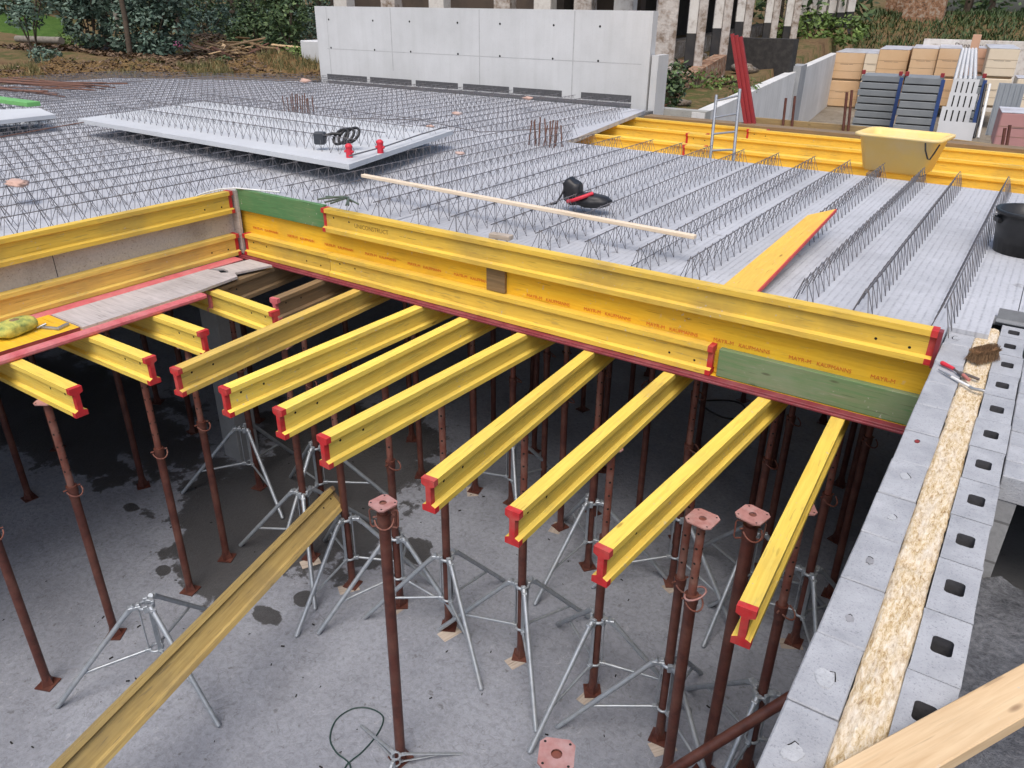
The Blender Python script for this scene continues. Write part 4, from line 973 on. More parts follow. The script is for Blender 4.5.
# ------------------------------------------------------------------ concrete wall elements at the back
q0 = Vector((-14.72,13.70,0)); q1 = Vector((-6.38,13.92,0)); d = (q1-q0); L = d.length; ang = math.atan2(d.y, d.x)
r = empty('concrete_wall', (q0.x, q0.y, 2.72), ang, 'tall pale precast concrete wall standing at the far edge of the slab', 'wall')
mb = MB(); mb.box(0, L, 0, .22, 0, 1.72); mb.build('panel', WALLC, r)
mb = MB(); JN = concrete('joint_concrete', (.46,.46,.46), (.36,.36,.36), 4)
for px_ in (394, 479, 571): f_ = (aty(px_, 60, 13.8).x-q0.x)/L; mb.box(L*f_-.012, L*f_+.012, -.0015, .01, .45 if px_ == 394 else .05, 1.70)
mb.box(.3, L-.15, -.0012, .01, .83, .845); mb.box(.35, .365, -.0014, .01, .05, 1.7); mb.build('joint', JN, r)
mb = MB()
for px_ in (335, 377, 412, 458, 499, 551, 596):
    f_ = (aty(px_, 60, 13.8).x-q0.x)/L
    for zz in (1.45,.86): mb.disc((L*f_, -.003, zz), (0,-1,0), .022, 8)
mb.build('tie_hole', HOLE, r)
mb = MB()
for (p0_, p1_) in ((332,370),(373,413),(417,458),(463,508),(512,560),(579,629)): mb.box(aty(p0_, 95, 13.8).x-q0.x, aty(p1_, 95, 13.8).x-q0.x, -.002, .02, .17, .29)
mb.build('starter_recess', paint('recess_dark', (.10,.10,.105), (.06,.06,.065), .7, .9, 30), r)
mb = MB(); mb.box(.25, L-.3, -.045, -.003, .10, .15)
mb.build('bottom_bar', REBAR, r)
q = Vector((-6.33,14.05,0)); mb = MB(); mb.box(-6.35, -6.22, 13.95, 14.4, 2.3, 3.72); setp(mb.build('wall_stub', WALLC), 'low pale wall end standing right behind the tall concrete wall', 'wall')
# low concrete block left of it
mb = MB(); mb.cbox(-17.0, -15.4, 15.2, 16.0, 3.0, 3.62, .02); setp(mb.build('concrete_block', WALLC), 'pale concrete block on the bank left of the concrete wall', 'block')

# retaining wall
tw = 2.62
r0_ = aty(705, 113, 14.43); r1_ = aty(838, 53, 34.0); rb = aty(834, 108, 34.0)
r = empty('retaining_wall', (0,0,0), 0, 'pale concrete retaining wall running back along the earth bank to the pallets', 'wall')
def vwall(mb, a, b, z0a, z1a, z0b, z1b, th):
    d = Vector((b.x-a.x, b.y-a.y, 0)).normalized(); nrm = Vector((d.y, -d.x, 0))
    A = [Vector((a.x, a.y, z0a)), Vector((b.x, b.y, z0b)), Vector((b.x, b.y, z1b)), Vector((a.x, a.y, z1a))]; B = [p-nrm*th for p in A]
    mb.add(A+B, [(0,1,2,3),(7,6,5,4),(0,4,5,1),(1,5,6,2),(2,6,7,3),(3,7,4,0)])
RETM = concrete('retaining_concrete', (.66,.66,.65), (.54,.54,.53), 1.0, .2, 30, streak=.25)
mid = r0_.lerp(r1_, .62); 
mb = MB(); vwall(mb, r0_, r1_, .8, r0_.z, .8, r1_.z, .25); mb.build('panel', RETM, r)
mb = MB(); vwall(mb, aty(640,106,14.43)+Vector((-.9,0,0)), r0_+Vector((.02,0,0)), .8, r0_.z+.02, .8, r0_.z+.02, .25); mb.build('end_panel', concrete('retaining_grey', (.42,.42,.40), (.30,.30,.28), 1.2, .3, 30), r)
mp_ = aty(805, 67, 25.0); lk = r0_.lerp(r1_, (25.0-r0_.y)/(r1_.y-r0_.y)); dd = (r1_-r0_).normalized(); nn = Vector((dd.y, -dd.x, 0)).normalized()
mb = MB(); vwall(mb, lk+nn*.12-dd*.6, lk+nn*.12+dd*.5, .8, lk.z+.15, .8, lk.z+.15, .3); mb.build('pillar', concrete('grey_pillar', (.36,.37,.38), (.28,.29,.30), 1.2), r)

# ------------------------------------------------------------------ ruin with columns
rn = empty('ruined_building', (0,0,0), 0, 'ruined building with rows of peeling white columns on dark plinths, behind the retaining wall', 'building')
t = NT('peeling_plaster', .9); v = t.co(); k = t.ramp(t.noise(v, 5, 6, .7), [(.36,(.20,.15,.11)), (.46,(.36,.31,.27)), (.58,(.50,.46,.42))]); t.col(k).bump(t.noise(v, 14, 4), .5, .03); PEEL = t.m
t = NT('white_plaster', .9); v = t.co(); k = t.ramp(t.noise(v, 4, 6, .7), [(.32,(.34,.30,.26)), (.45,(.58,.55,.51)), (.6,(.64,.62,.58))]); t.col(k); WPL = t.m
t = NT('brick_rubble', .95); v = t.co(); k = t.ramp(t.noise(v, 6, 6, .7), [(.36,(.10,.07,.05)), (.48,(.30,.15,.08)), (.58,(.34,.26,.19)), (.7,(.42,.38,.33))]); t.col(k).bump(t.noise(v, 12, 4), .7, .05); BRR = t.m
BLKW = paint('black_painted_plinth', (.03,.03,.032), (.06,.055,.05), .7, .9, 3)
rowA = [(661,80,17.2,19), (697,66,20.0,8), (722,58,22.5,7.5), (744,48,26.0,7), (771,46,30.0,6), (792,40,34.0,6)]
for i, (px_, py_, Y, w_) in enumerate(rowA):
    q_ = aty(px_, py_, Y); wd = w_*q_.length/768*.95
    mb = MB(); mb.cbox(-wd/2, wd/2, -wd/2, wd/2, -.3, 3.6, .02); c_ = mb.build('column', PEEL, rn, q_, (0, 0, .5))
    if i:
        pw = wd*1.05; mb = MB(); mb.box(-wd/2-pw, -wd/2-.01, -wd*.3, wd*.3, .75 if i < 5 else .5, 3.6); mb.build('white_face', WPL, c_); mb = MB(); mb.box(-wd/2-pw, -wd/2-.01, -wd*.3, wd*.3, -.1, .74 if i < 5 else .49); mb.build('plinth', BLKW, c_)
for k_ in range(6):
    px_ = 800+k_*9.5; q_ = aty(px_, 27-k_*.6, 44-.0*k_); mb = MB(); mb.box(-.17, .17, -.17, .17, .55, 3.5); c_ = mb.build('column', WPL, rn, q_, (0, 0, .5)); mb = MB(); mb.box(-.17, .17, -.17, .17, -.6, .54); mb.build('plinth', BLKW, c_)
# interior: floor plinth wall, dark back wall, roof
a = aty(640, 70, 19.5); b = aty(790, 34, 40.0)
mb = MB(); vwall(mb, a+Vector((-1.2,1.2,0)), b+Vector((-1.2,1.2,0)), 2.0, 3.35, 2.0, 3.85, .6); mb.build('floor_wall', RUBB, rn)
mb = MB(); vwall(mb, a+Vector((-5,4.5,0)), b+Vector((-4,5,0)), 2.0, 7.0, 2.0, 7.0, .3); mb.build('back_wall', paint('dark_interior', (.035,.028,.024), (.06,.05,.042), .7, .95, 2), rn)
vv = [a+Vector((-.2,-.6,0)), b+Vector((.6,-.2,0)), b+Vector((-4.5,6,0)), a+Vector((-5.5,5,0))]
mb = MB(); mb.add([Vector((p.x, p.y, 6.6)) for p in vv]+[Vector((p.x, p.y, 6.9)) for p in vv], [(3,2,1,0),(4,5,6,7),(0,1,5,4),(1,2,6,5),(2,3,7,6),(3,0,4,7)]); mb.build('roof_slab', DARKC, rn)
for (x0, x1, y0, y1, Y) in ((565,640,30,0,24),(380,470,12,0,26),(480,560,14,0,25)):
    pass
# second row of columns seen just above the concrete wall
for k_, px_ in enumerate((345, 392, 440, 505, 545, 585, 625)):
    q_ = aty(px_, 14, 22.5); mb = MB(); mb.cbox(-.28, .28, -.28, .28, -1.2, 3.0, .02); mb.build('column', PEEL if k_ % 2 else WPL, rn, q_, (0, 0, .2))
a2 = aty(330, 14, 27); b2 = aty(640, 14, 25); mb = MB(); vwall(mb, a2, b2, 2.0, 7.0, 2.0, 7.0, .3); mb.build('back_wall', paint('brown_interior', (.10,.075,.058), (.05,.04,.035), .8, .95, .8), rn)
a3 = aty(640, 40, 22); b3 = aty(700, 40, 27)
# rubble and low walls in front
mb = MB(); a = aty(662, 100, 16.6); b = aty(720, 66, 22.5); vwall(mb, a+Vector((.2,-.1,0)), b+Vector((.2,-.1,0)), 2.3, a.z+.28, 2.3, b.z+.30, .35)
o = mb.build('broken_brick_wall', BRR); setp(o, 'low broken brick wall at the foot of the ruined columns', 'wall')
mb = MB(); q_ = aty(745, 66, 24); mb.box(q_.x-1.1, q_.x+1.3, q_.y, q_.y+.5, q_.z-.6, q_.z+.75); setp(mb.build('dark_stone_wall', paint('black_stone', (.03,.028,.027), (.065,.06,.055), .7, .95, 6)), 'dark sooty stone wall between the red timbers and the ruin', 'wall')
rng = random.Random(21)
for i in range(46):
    tt = rng.random(); Y = 15.2+tt*14; X = XR(Y)-.5-rng.random()*3.2; s_ = rng.uniform(.06, .26)*(1 if rng.random() < .8 else 1.6)
    mb = MB(); mb.ico((0,0,s_*.25), s_, 2, .3, (1.4,1,.5), i, 0, 1.6); setp(mb.build('rubble_stone', random.choice([RUBB, RUBB, PEEL, BRR]), None, (X, Y, hgt(X, Y)), (0, 0, rng.random()*3)), 'lump of pale rubble on the bank below the ruin', 'stone', 'rubble lumps on the bank below the ruin')

# ------------------------------------------------------------------ yard: pallets and stacked panels
TAN = paint('tan_packs', (.62,.42,.24), (.56,.36,.20), .5, .6, 2.0, dust=((.68,.52,.36), .4))
CREAM = paint('cream_packs', (.68,.58,.44), (.62,.52,.38), .5, .6, 2.0)
SALM = paint('salmon_packs', (.60,.36,.24), (.52,.30,.20), .5, .6, 2.0)
PINKP = paint('pink_packs', (.42,.22,.21), (.36,.18,.17), .6, .7, 2.0)
WRAP = paint('plastic_film_top', (.62,.63,.68), (.34,.30,.30), .9, .3, 2.2)
GPK = 'wrapped pallets of bricks in the yard'
def pallet(px0, px1, py_top, py_bot, Y, mat, label, tiers=2, D=3.6, tilt=.12):
    a = aty(px0, py_top, Y); b = aty(px1, py_top, Y); bot = aty(px0, py_bot, Y).z; W = b.x-a.x; W = (Vector((b.x, b.y, 0))-Vector((a.x, a.y, 0))).length
    H = a.z-bot; r = empty('brick_pallet', (a.x, Y, bot), tilt, label, 'pallet', GPK); hh = H/tiers
    for k_ in range(tiers):
        mb = MB(); mb.cbox(0, W-.02, 0, D, hh*k_+.06, hh*(k_+1)-.01, .02); o = mb.build('brick_pack', mat, r)
        text('bricks'.upper() if False else '—— —', .14, INKG, o, (W*.22, -.004, hh*k_+hh*.55), (PI/2, 0, 0), 'print')
        mb = MB(); mb.box(.03, W-.05, .03, D-.03, hh*k_, hh*k_+.055); mb.build('pallet_base', BRN, r)
        for zz in (.3,.6): 
            mb = MB(); mb.box(0, W-.02, -.0035, -.001, hh*k_+.06+(hh-.07)*zz, hh*k_+.068+(hh-.07)*zz); mb.build('layer_line', paint('line_tan', (.40,.27,.16), (.36,.24,.14), .5) if False else BRN, r)
    mb = MB(); mb.box(0, W-.02, 0, D, H-.009, H+.004); mb.build('film_top', WRAP, r)
pallet(836,866,52,108,33.5,TAN,'tall tan stack of wrapped brick packs at the end of the retaining wall')
pallet(866,880,53,108,33.0,CREAM,'narrow cream wrapped brick pack beside the tall tan stack')
pallet(880,911,49,108,33.0,TAN,'tan wrapped brick packs behind the left grey panel stack',2)
pallet(913,940,48,108,32.5,TAN,'tan wrapped brick packs left half behind the second grey panel stack',2)
pallet(940,964,48,108,32.4,TAN,'tan wrapped brick packs behind the slotted white sheets',2)
pallet(978,994,48,100,31.5,SALM,'salmon wrapped brick packs right of the slotted white sheets',2,2.0)
pallet(990,1022,48,108,30.0,CREAM,'cream wrapped brick packs with dark print behind the ribbed grey sheets',2)
pallet(1018,1050,78,128,24.0,CREAM,'cream wrapped brick pack cut by the right picture edge',1,1.1)
pallet(1002,1050,112,150,19.0,PINKP,'low pink wrapped brick stack at the right picture edge',1,1.1)
# long pale board behind
a = aty(924, 40, 36); b = aty(1026, 40, 36); zb = aty(924, 52, 36).z
mb = MB(); mb.cbox(a.x, b.x+1.5, 36, 36.08, 1.0, a.z+.05, .01); o = mb.build('site_board', WPL); setp(o, 'long pale board with dark script lettering behind the pallets', 'board')
text('Donadoni', .24, INKG, o, (a.x+1.1, 35.985, a.z-.22), (PI/2, 0, 0))
mb = MB(); q_ = aty(977, 38, 30.5); mb.cbox(q_.x-.12, q_.x+.12, 30.4, 30.5, 1.0, q_.z+.1, .01); setp(mb.build('upright_plank', SALM), 'salmon upright plank standing between the pallets', 'plank')
# grey slatted panel stacks
GPAN = paint('grey_panel', (.20,.22,.235), (.15,.165,.18), .6, .6, 2.0, dust=((.28,.30,.31), .4))
def panels(px0, px1, y0, y1, Y, label):
    a = aty(px0, y0, Y); b = aty(px1, y0+1, Y); bot = 1.06; W = b.x-a.x; H = a.z-bot
    r = empty('panel_stack', (a.x, Y, bot), .08, label, 'panel stack', 'stacks of grey panels in the yard'); n = 8
    for k_ in range(n):
        z0 = H*k_/n; mb = MB(); s_ = .05*((k_*37) % 5)/5; mb.cbox(s_, W-.06+s_, 0, 1.2, z0+.015, z0+H/n-.02, .012); mb.build('panel', GPAN, r)
    mb = MB(); mb.box(W-.05, W+.05, -.02, .06, 0, H-.05); mb.build('post', BLUEB, r)
    for xx in (.02, W-.1): mb = MB(); mb.cbox(xx, xx+.10, -.02, .07, H+.0, H+.12, .01); mb.build('red_cap', REDT, r)
panels(861,902,74,130,27.0,'left stack of grey panels with blue post in the yard')
panels(904,944,76,132,26.0,'second stack of grey panels right of the blue post')
panels(958,986,77,132,26.5,'stack of grey panels half hidden behind the slotted white sheets')
# slotted white sheets and strips
SHEET = paint('light_grey_sheet', (.55,.56,.57), (.48,.49,.50), .6, .6, 2)
def sheet(px0, px1, y0, y1, Y, dz, label, slots=True, thick=.10):
    a = aty(px0, y1, Y); b = aty(px1, y1, Y); tz = aty(px0, y0, Y).z; W = b.x-a.x; H = tz-a.z
    r = empty('slotted_sheet', a, .05, label, 'sheet', 'light grey slotted sheets in the yard'); 
    M = Matrix.Rotation(-.14, 4, 'X') @ Matrix.Shear('XZ', 4, (.22, 0)) if False else Matrix.Rotation(-.14, 4, 'X')
    mb = MB(); mb.box(0, W, 0, thick, 0, H, 0, M); mb.build('sheet', SHEET, r)
    if slots:
        mb = MB()
        for k_ in range(4): x0 = W*(.16+.21*k_); mb.box(x0, x0+W*.05, -.003, .01, H*.12, H*.82, 0, M)
        mb.build('slot', HOLE, r)
sheet(933,970,120,146,20.0,0,'plain light grey sheet behind the yellow tub',False)
sheet(938,968,106,124,21.5,0,'slotted light grey sheet just above the plain one')
sheet(946,974,92,108,23.0,0,'second slotted light grey sheet of the leaning row')
sheet(950,976,78,94,24.5,0,'topmost slotted light grey sheet of the leaning row')
r = empty('strip_bundle', (0,0,0), 0, 'bundle of thin pale strips leaning above the slotted sheets', 'strips')
for k_ in range(5):
    a = aty(955+5.0*k_, 80, 25.5); b = aty(963+3.2*k_, 49, 28.5); mb = MB(); mb.bar(a, b, .05, 4); mb.build('strip', SHEET, r)
# ribbed grey sheets
a = aty(985, 135, 21); tz = aty(985, 82, 21).z; r = empty('ribbed_sheets', a, .05, 'leaning grey ribbed metal sheets in front of the cream packs', 'sheets'); mb = MB(); W = aty(1008,100,21).x-a.x
W = aty(1012, 135, 21).x-a.x; M = Matrix.Rotation(-.1, 4, 'X'); mb.box(0, W, 0, .03, 0, tz-a.z, 0, M)
for k_ in range(5): mb.cbox(W*(k_+.3)/5, W*(k_+.6)/5, -.025, -.001, .01, tz-a.z-.01, .004, 0, M)
mb.build('sheet', paint('ribbed_grey', (.26,.285,.31), (.20,.22,.24), .6, .5, 2), r)
for px_ in (980, 984): a = aty(px_-6, 138, 20.5); b = aty(px_+6, 84, 21.2); mb = MB(); mb.bar(a, b, .03, 6); setp(mb.build('long_bar', WHITEP if px_ == 984 else BLK), 'white long bar leaning left of the ribbed sheets' if px_ == 984 else 'black long bar leaning left of the ribbed sheets', 'bar')
for i, (px_, py_) in enumerate(((868,130),(874,129),(880,129))):
    pass

# ------------------------------------------------------------------ vegetation
def leaves(mb, blobs, n, size, rng, droop=.2, aspect=.45):
    tot = sum(b[1]**2 for b in blobs)
    for (c, rr, sz) in blobs:
        for i in range(int(n*rr*rr/tot)):
            while True:
                d = Vector((rng.uniform(-1,1), rng.uniform(-1,1), rng.uniform(-1,1)))
                if .05 < d.length < 1: break
            d = d.normalized()*(d.length**.45)
            if noise.noise(d*1.9+Vector(c)*.7) < -.18: continue
            p = Vector(c)+Vector((d.x*rr, d.y*rr, d.z*rr*sz))
            u = Vector((rng.gauss(0,1), rng.gauss(0,1), rng.gauss(0,.6)-droop)).normalized(); w_ = u.cross(d+Vector((rng.gauss(0,.5), rng.gauss(0,.5), .6)))
            if w_.length < 1e-3: continue
            w_.normalize(); s_ = size*rng.uniform(.6,1.4)
            mb.add([p, p+u*s_*.5+w_*s_*aspect*.5, p+u*s_, p+u*s_*.5-w_*s_*aspect*.5], [(0,1,2,3)])
def bush(x, y, z, blobs, n, size, mat, label, seed, stems=5, name='shrub'):
    rng = random.Random(seed); r = empty(name, (x, y, z), 0, label, 'shrub')
    mb = MB(); leaves(mb, blobs, n, size, rng); mb.build('foliage', mat, r)
    mb = MB()
    for k_ in range(stems):
        b = blobs[k_ % len(blobs)]; q_ = Vector(b[0])+Vector((rng.uniform(-.3,.3), rng.uniform(-.3,.3), .2))*b[1]
        mb.tube([(rng.uniform(-.1,.1), rng.uniform(-.1,.1), -.1), q_*.5+Vector((rng.uniform(-.1,.1), 0, 0)), q_], .022, 5)
    mb.build('stem', BARK, r); return r
def tree(px_, py_, Y, H, r0, lean, label, mat, seed, crown=True, bark=BARK, cz=.5, crad=2.2, nl=5200, ls=.17):
    q_ = aty(px_, py_, Y); q_.z = min(q_.z, hgt(q_.x, q_.y)+.1); q_.z = hgt(q_.x, q_.y)-.1
    rng = random.Random(seed); r = empty('tree', q_, 0, label, 'tree')
    mb = MB(); pts = [Vector((lean[0]*k_*k_*.04*H/5, lean[1]*k_*.2, H*k_/6))+Vector((rng.uniform(-.05,.05), rng.uniform(-.05,.05), 0)) for k_ in range(7)]
    for k_ in range(6): mb.bar(pts[k_], pts[k_+1], r0*(1-.12*k_), 9, r0*(1-.12*(k_+1)), caps=False)
    tips = []
    for k_ in range(9):
        s_ = pts[3+k_ % 4]; a = rng.uniform(0, 6.28); e_ = s_+Vector((math.cos(a)*crad*.75, math.sin(a)*crad*.75, rng.uniform(.2,1.4))); mb.bar(s_, s_.lerp(e_, .5)+Vector((0,0,.15)), r0*.4, 6, r0*.25, caps=False); mb.bar(s_.lerp(e_, .5)+Vector((0,0,.15)), e_, r0*.25, 6, r0*.08, caps=False); tips.append(e_)
    mb.build('trunk', bark, r)
    if crown:
        mb = MB(); bl = [(t_, crad*rng.uniform(.35,.6), .75) for t_ in tips]+[(pts[6]+Vector((0,0,.5)), crad*.8, .9)]
        leaves(mb, bl, nl, ls, rng); mb.build('crown', mat, r)
    return r
def gz(px_, Y, dz=0):
    q_ = aty(px_, 40, Y); return q_.x, Y, hgt(q_.x, Y)+dz
# big bluish shrub on the left (rhododendron-like)
x, y, z = gz(150, 15.8); bush(x, y, z-.05, [((-.5,0,.9),.95,.9), ((.5,.2,1.0),.95,.9), ((0,.3,1.9),1.0,.8), ((-1.1,.4,1.7),.7,.8), ((.9,.4,2.0),.75,.8), ((-.9,-.2,.5),.55,.8), ((.7,-.3,.5),.5,.8)], 7500, .17, LEAF, 'large bluish green shrub on the earth bank at the left', 3)
x, y, z = gz(90, 15.2); bush(x, y, z-.05, [((0,0,.9),.75,.95), ((-.5,.2,1.6),.75,.8), ((.4,.1,1.7),.7,.8)], 3600, .17, LEAF, 'bluish green shrub left of the large one behind the leaning trunk', 4)
x, y, z = gz(30, 13.4); bush(x, y, z-.05, [((0,0,1.0),.5,.6), ((.6,.2,1.4),.5,.6), ((-.6,.1,1.3),.5,.5)], 1100, .15, LEAF, 'loose pale branches of a shrub in front of the lawn', 5)
x, y, z = gz(255, 20.5); bush(x, y, z, [((0,0,.6),.95,.7), ((1.0,.3,.7),.8,.7), ((-.9,.2,.5),.6,.7)], 3200, .16, LEAF2, 'low dark shrub behind the timber pile', 6)
x, y, z = gz(285, 19.5); bush(x, y, z, [((0,0,.5),.6,.9), ((.2,.1,1.3),.65,.9), ((-.3,.1,1.9),.7,.8)], 2600, .16, LEAF2, 'upright dark shrub near the left end of the concrete wall', 7)
x, y, z = gz(40, 12.4); bush(x, y, z, [((0,0,.2),.38,.7), ((.4,0,.15),.3,.7)], 900, .11, LEAF, 'small bluish plant on the sandy bank at the far left', 8)
x, y, z = gz(72, 16.5); bush(x, y, z, [((0,0,.2),.5,.6), ((.7,.2,.2),.4,.6), ((-.7,.2,.2),.4,.6)], 1200, .12, LEAF3, 'light green low plants below the lawn', 9)
x, y, z = gz(222, 15.2); bush(x, y, z, [((0,0,.15),.3,.9)], 500, .10, LEAF2, 'small dark plant on the sandy bank', 10)
x, y, z = gz(320, 17.0); bush(x-.6, y, z, [((0,0,.2),.5,.6), ((-.8,.2,.15),.45,.6)], 900, .11, LEAF3, 'low green weeds beside the pale concrete block', 17)
for (px_, py_, Y, bl, n_, lm, lb) in ((665,100,15.4,[((0,0,.28),.38,1), ((.15,.1,.6),.3,.9)],1100,LEAF2,'green bush at the right end of the concrete wall'),
      (810,38,38,[((0,0,.5),1.1,.7), ((1.4,.3,.5),.9,.7), ((-1.2,.2,.4),.8,.7)],2200,LEAF3,'green weeds on the bank below the white columns'),
      (700,84,18.8,[((0,0,.2),.6,.5), ((.8,.3,.15),.5,.5)],900,LEAF3,'weeds among the rubble below the ruin')):
    q_ = aty(px_, py_, Y); bush(q_.x, q_.y, q_.z-.15, bl, n_, .11 if Y < 30 else .22, lm, lb, px_)
# undergrowth that fills the wooded slope
UG = 'dim undergrowth shrubs on the wooded slope'
rng = random.Random(41)
for k_, (px_, Y) in enumerate(((205,23),(232,25),(262,26),(300,25),(180,26),(150,24),(120,27),(90,29),(60,30),(275,29),(225,30),(315,28),(5,31),(190,33),(140,33),(250,34))):
    x, y, z = gz(px_, Y); sz_ = rng.uniform(.7,1.1)
    bush(x, y, z-.1, [((0,0,.6*sz_),1.0*sz_,.75), ((1.1,.2,.8*sz_),.85*sz_,.9), ((-1.0,.3,.7*sz_),.8*sz_,.85), ((.2,.4,1.5*sz_),.9*sz_,.9)], 2000, .17, LEAF2 if k_ % 3 else LEAF, 'dim green undergrowth shrub among the trees on the wooded slope', 300+k_)['group'] = UG
# trees
for (px_, py_, Y, H, r0, lean, lb, mt, bk, cr2, cradd) in (
    (112,60,16.2,7,.17,(-1.3,.1),'dark tree trunk leaning left through the bluish shrubs',LEAF2,BARK,True,2.2),
    (133,70,15.0,7,.09,(.1,.1),'thin dark trunk rising straight in front of the large shrub',LEAF,BARK,True,1.8),
    (168,52,18.5,8,.14,(.1,0),'dark tree trunk right of the large shrub',LEAF2,BARK,True,2.2),
    (182,46,20.5,8,.12,(.2,0),'slim leaning tree trunk beside the pink bag',LEAF2,BARK,True,2.2),
    (119,30,23,8,.13,(0,0),'pale tree trunk behind the large shrub',LEAF2,BARKG,True,2.4),
    (292,38,24,8,.15,(.1,0),'tree trunk left of the concrete wall top corner',LEAF2,BARK,True,2.4),
    (195,30,27,9,.16,(.2,0),'tree trunk farther back on the leafy slope',LEAF2,BARK,True,2.8),
    (235,26,29,9,.16,(-.2,0),'tree trunk far back above the dark low shrub',LEAF2,BARK,True,2.8),
    (20,25,30,9,.18,(.2,0),'tree at the far left beyond the lawn',LEAF2,BARK,True,3.0),
    (70,22,33,9,.18,(.2,0),'tree behind the lawn right of the far left tree',LEAF2,BARK,True,3.0)):
    tree(px_, py_, Y, H, r0, lean, lb, mt, px_, cr2, bk, crad=cradd)
# fallen log, wood pile, bags
q_ = aty(30, 58, 15.5); z = hgt(q_.x, 15.5); mb = MB(); mb.bar((q_.x-.6, 15.5, z+.12), (q_.x+2.1, 15.7, z+.14), .12, 10); setp(mb.build('fallen_log', BARKG), 'pale fallen log on the bank below the lawn', 'log')
rng = random.Random(31); q_ = aty(245, 52, 18.5); r = empty('timber_pile', (q_.x, 18.5, hgt(q_.x, 18.5)), 0, 'untidy pile of broken reddish brown boards on the bank', 'wood pile')
for k_ in range(60):
    c = Vector((rng.gauss(0,1.2), rng.gauss(0,.5), rng.uniform(.02,.6)*max(.2, 1-k_/80))); s_ = rng.uniform(.2,.6); M = Matrix.Translation(c) @ Euler((rng.uniform(-.5,.5), rng.uniform(-.5,.5), rng.uniform(0,3.1))).to_matrix().to_4x4()
    mb = MB(); mb.box(-s_, s_, -.06, .06, -.015, .015, 0, M); mb.build('board', [RUSTR, BRN, PINE, BRN][k_ % 4], r)
for (px_, py_, Y, s_, mt, lb) in ((178,45,18.8,.20,paint('pink_bag', (.70,.20,.42), (.6,.15,.35), .5),'bright pink bag beside a tree trunk on the bank'), (163,44,18.4,.22,WHITEP,'white bag leaning by a tree trunk on the bank')):
    q_ = aty(px_, py_, Y); mb = MB(); mb.ico((0,0,s_*.6), s_, 3, .2, (1.2,.9,.8), px_); setp(mb.build('rubbish_bag', mt, None, (q_.x, Y, hgt(q_.x, Y))), lb, 'bag')
# sandy bank face beside the slab
mb = MB(); nx, ny = 70, 14
for j in range(ny+1):
    for i in range(nx+1):
        tt = i/nx; bx = -21.2+tt*6.0; by = 9.2+tt*5.0; ox = (j/ny)*1.9
        X = bx-ox*.55; Y = by+ox*.75; hh_ = math.sin(min(1, (j/ny)*1.15)*PI*.5); nzv = noise.noise(Vector((X*.8, Y*.8, 2)))*.25+noise.noise(Vector((X*3, Y*3, 7)))*.08
        mb.v.append((X, Y, 2.78+hh_*(.30+nzv*1.3+.12*noise.noise(Vector((X*7, Y*7, 4))))-(1.2 if j == ny else 0)))
for j in range(ny):
    for i in range(nx): q_ = j*(nx+1)+i; mb.f.append([q_, q_+1, q_+nx+2, q_+nx+1]); mb.m.append(0); mb.sm.append(True)
setp(mb.build('earth_bank', BANKM), kind='structure')
rng = random.Random(55); bw = MB(); dl = MB(); bv = [Vector(v_) for v_ in mb.v]
for k_ in range(5200):
    p = bv[rng.randrange((nx+1)*2, (nx+1)*(ny-1))]+Vector((rng.uniform(-.12,.12), rng.uniform(-.12,.12), 0))
    clump = noise.noise(p*.9+Vector((3,1,0)))
    if clump > -.02:
        h_ = rng.uniform(.05,.2); a = rng.uniform(0,6.28); w_ = Vector((math.cos(a), math.sin(a), 0))*.012; tip = Vector((rng.uniform(-.1,.1), rng.uniform(-.1,.1), h_))
        bw.add([p-w_-Vector((0,0,.03)), p+w_-Vector((0,0,.03)), p+tip], [(0,1,2)])
    else:
        s_ = rng.uniform(.02,.06); M = Matrix.Translation(p+Vector((0,0,.01))) @ Euler((rng.uniform(-.7,.7), rng.uniform(-.7,.7), rng.uniform(0,6))).to_matrix().to_4x4(); dl.add([M @ Vector(q) for q in ((-s_,0,0),(0,-s_*.5,0),(s_,0,0),(0,s_*.5,0))], [(0,1,2,3)])
setp(bw.build('bank_weeds', leaf('bank_weed_leaves', (.05,.06,.02), (.12,.11,.04), (.26,.22,.10))), kind='stuff', label='thin grass and weeds on the sandy bank at the left', cat='weeds')
setp(dl.build('bank_litter', DRYL), kind='stuff', label='dry leaves scattered on the sandy bank at the left', cat='leaf litter')
# lawn
mb = MB(); c = aty(30, 34, 24); 
pl = []
for i in range(15):
    for j in range(9): Y = 16.6+j*1.3; X = aty(-25+i*7.5, 30, Y).x; pl.append((X, Y, hgt(X, Y)+(.12 if 0 < i < 14 and 0 < j < 8 else -.5)))
for i in range(14):
    for j in range(8): mb.f.append([i*9+j, (i+1)*9+j, (i+1)*9+j+1, i*9+j+1]); mb.m.append(0); mb.sm.append(True)
mb.v = pl; setp(mb.build('lawn', GRASSM), kind='structure')
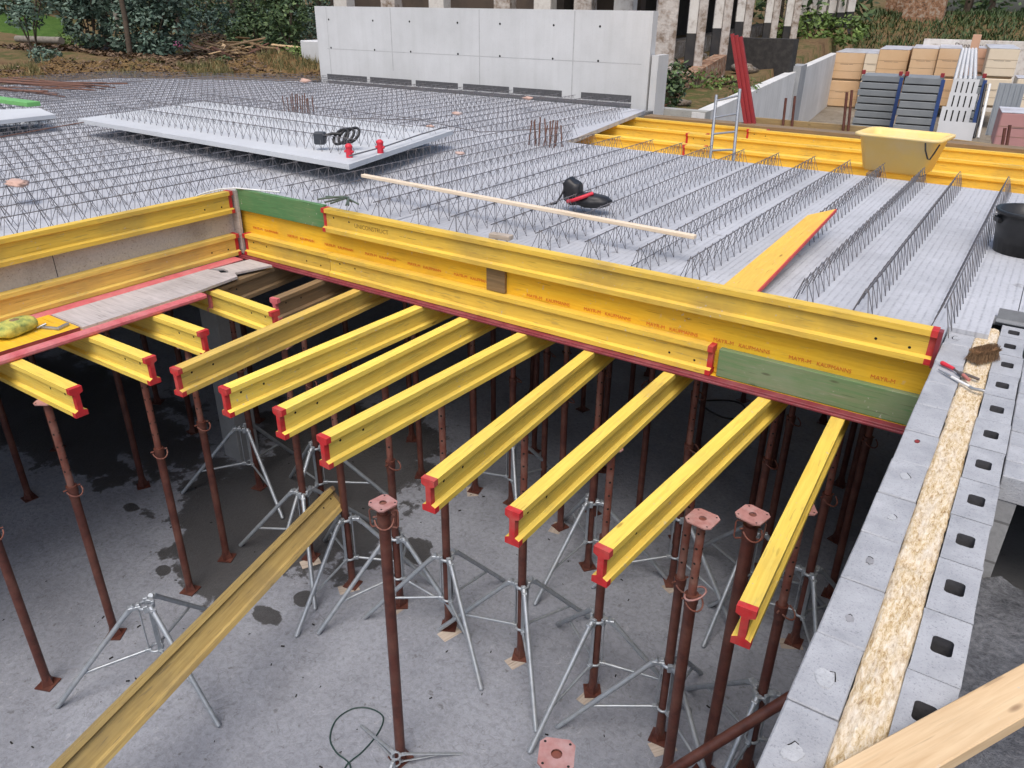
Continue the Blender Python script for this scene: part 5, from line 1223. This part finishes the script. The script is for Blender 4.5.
# leaf litter
rng = random.Random(77); mb = MB()
for i in range(14000):
    Y = 14.2+rng.random()**1.4*16; X = -31+rng.random()*17+(Y-14)*-.3; 
    if X > -9: continue
    if hgt(X, Y) < 2: continue
    s_ = rng.uniform(.05,.13); M = Matrix.Translation((X, Y, hgt(X, Y)+rng.uniform(.02,.10))) @ Euler((rng.uniform(-.6,.6), rng.uniform(-.6,.6), rng.uniform(0,6))).to_matrix().to_4x4()
    mb.add([M @ Vector(p) for p in ((-s_,0,0),(0,-s_*.5,0),(s_,0,0),(0,s_*.5,0))], [(0,1,2,3)])
setp(mb.build('leaf_litter', DRYL), kind='stuff', label='brown fallen leaves and twigs covering the wooded slope', cat='leaf litter')
# weeds on the banks at the right
rng = random.Random(5); mb = MB()
for i in range(26000):
    Y = 38.5+rng.random()**.7*16; X = -16+rng.random()*34
    if X < XR(Y): continue
    z = hgt(X, Y); s_ = rng.uniform(.12,.38); a = rng.uniform(0,6.28); u = Vector((math.cos(a)*.8, math.sin(a)*.8, 1)); w_ = Vector((-math.sin(a), math.cos(a), 0))*.035
    p = Vector((X, Y, z)); mb.add([p-w_, p+w_, p+u*s_], [(0,1,2)])
setp(mb.build('bank_grass', LEAF3 if False else leaf('rank_grass', (.02,.04,.012), (.04,.075,.02), (.08,.11,.04))), kind='stuff', label='rank green grass on the bank behind the pallets', cat='grass')
# wood beyond
rng = random.Random(9); mb = MB(); mt_ = MB()
for i in range(130):
    a = rng.uniform(-.55, 1.95); dd_ = rng.uniform(46, 75); X = -math.sin(a)*dd_; Y = math.cos(a)*dd_; z = hgt(X, Y); H = rng.uniform(5,11)
    bl = [((X+rng.uniform(-1.5,1.5), Y+rng.uniform(-1.5,1.5), z+H*f_), rng.uniform(1.4,2.6), .8) for f_ in (.15,.35,.55,.75,.95)]
    leaves(mb, bl, 900, .42, rng)
    mt_.bar((X, Y, z-.3), (X, Y, z+H*.8), .2, 6, .08)
k = len(mb.f); mb.add(mt_.v, mt_.f, 1)
setp(mb.build('distant_wood', [LEAF2, BARK]), kind='stuff', label='dark mass of trees closing the view behind the site', cat='wood')
# hut walls far right
for (px_, Y, lb) in ((925,50,'pinkish brick pillar left on the far grassy bank'), (905,52,'brown hut wall behind the far grassy bank')):
    q_ = aty(px_, 4, Y); mb = MB(); mb.box(q_.x-1.0, q_.x+1.0, Y, Y+.6, q_.z-1.5, q_.z+1.6); setp(mb.build('far_wall', BRR), lb, 'wall')
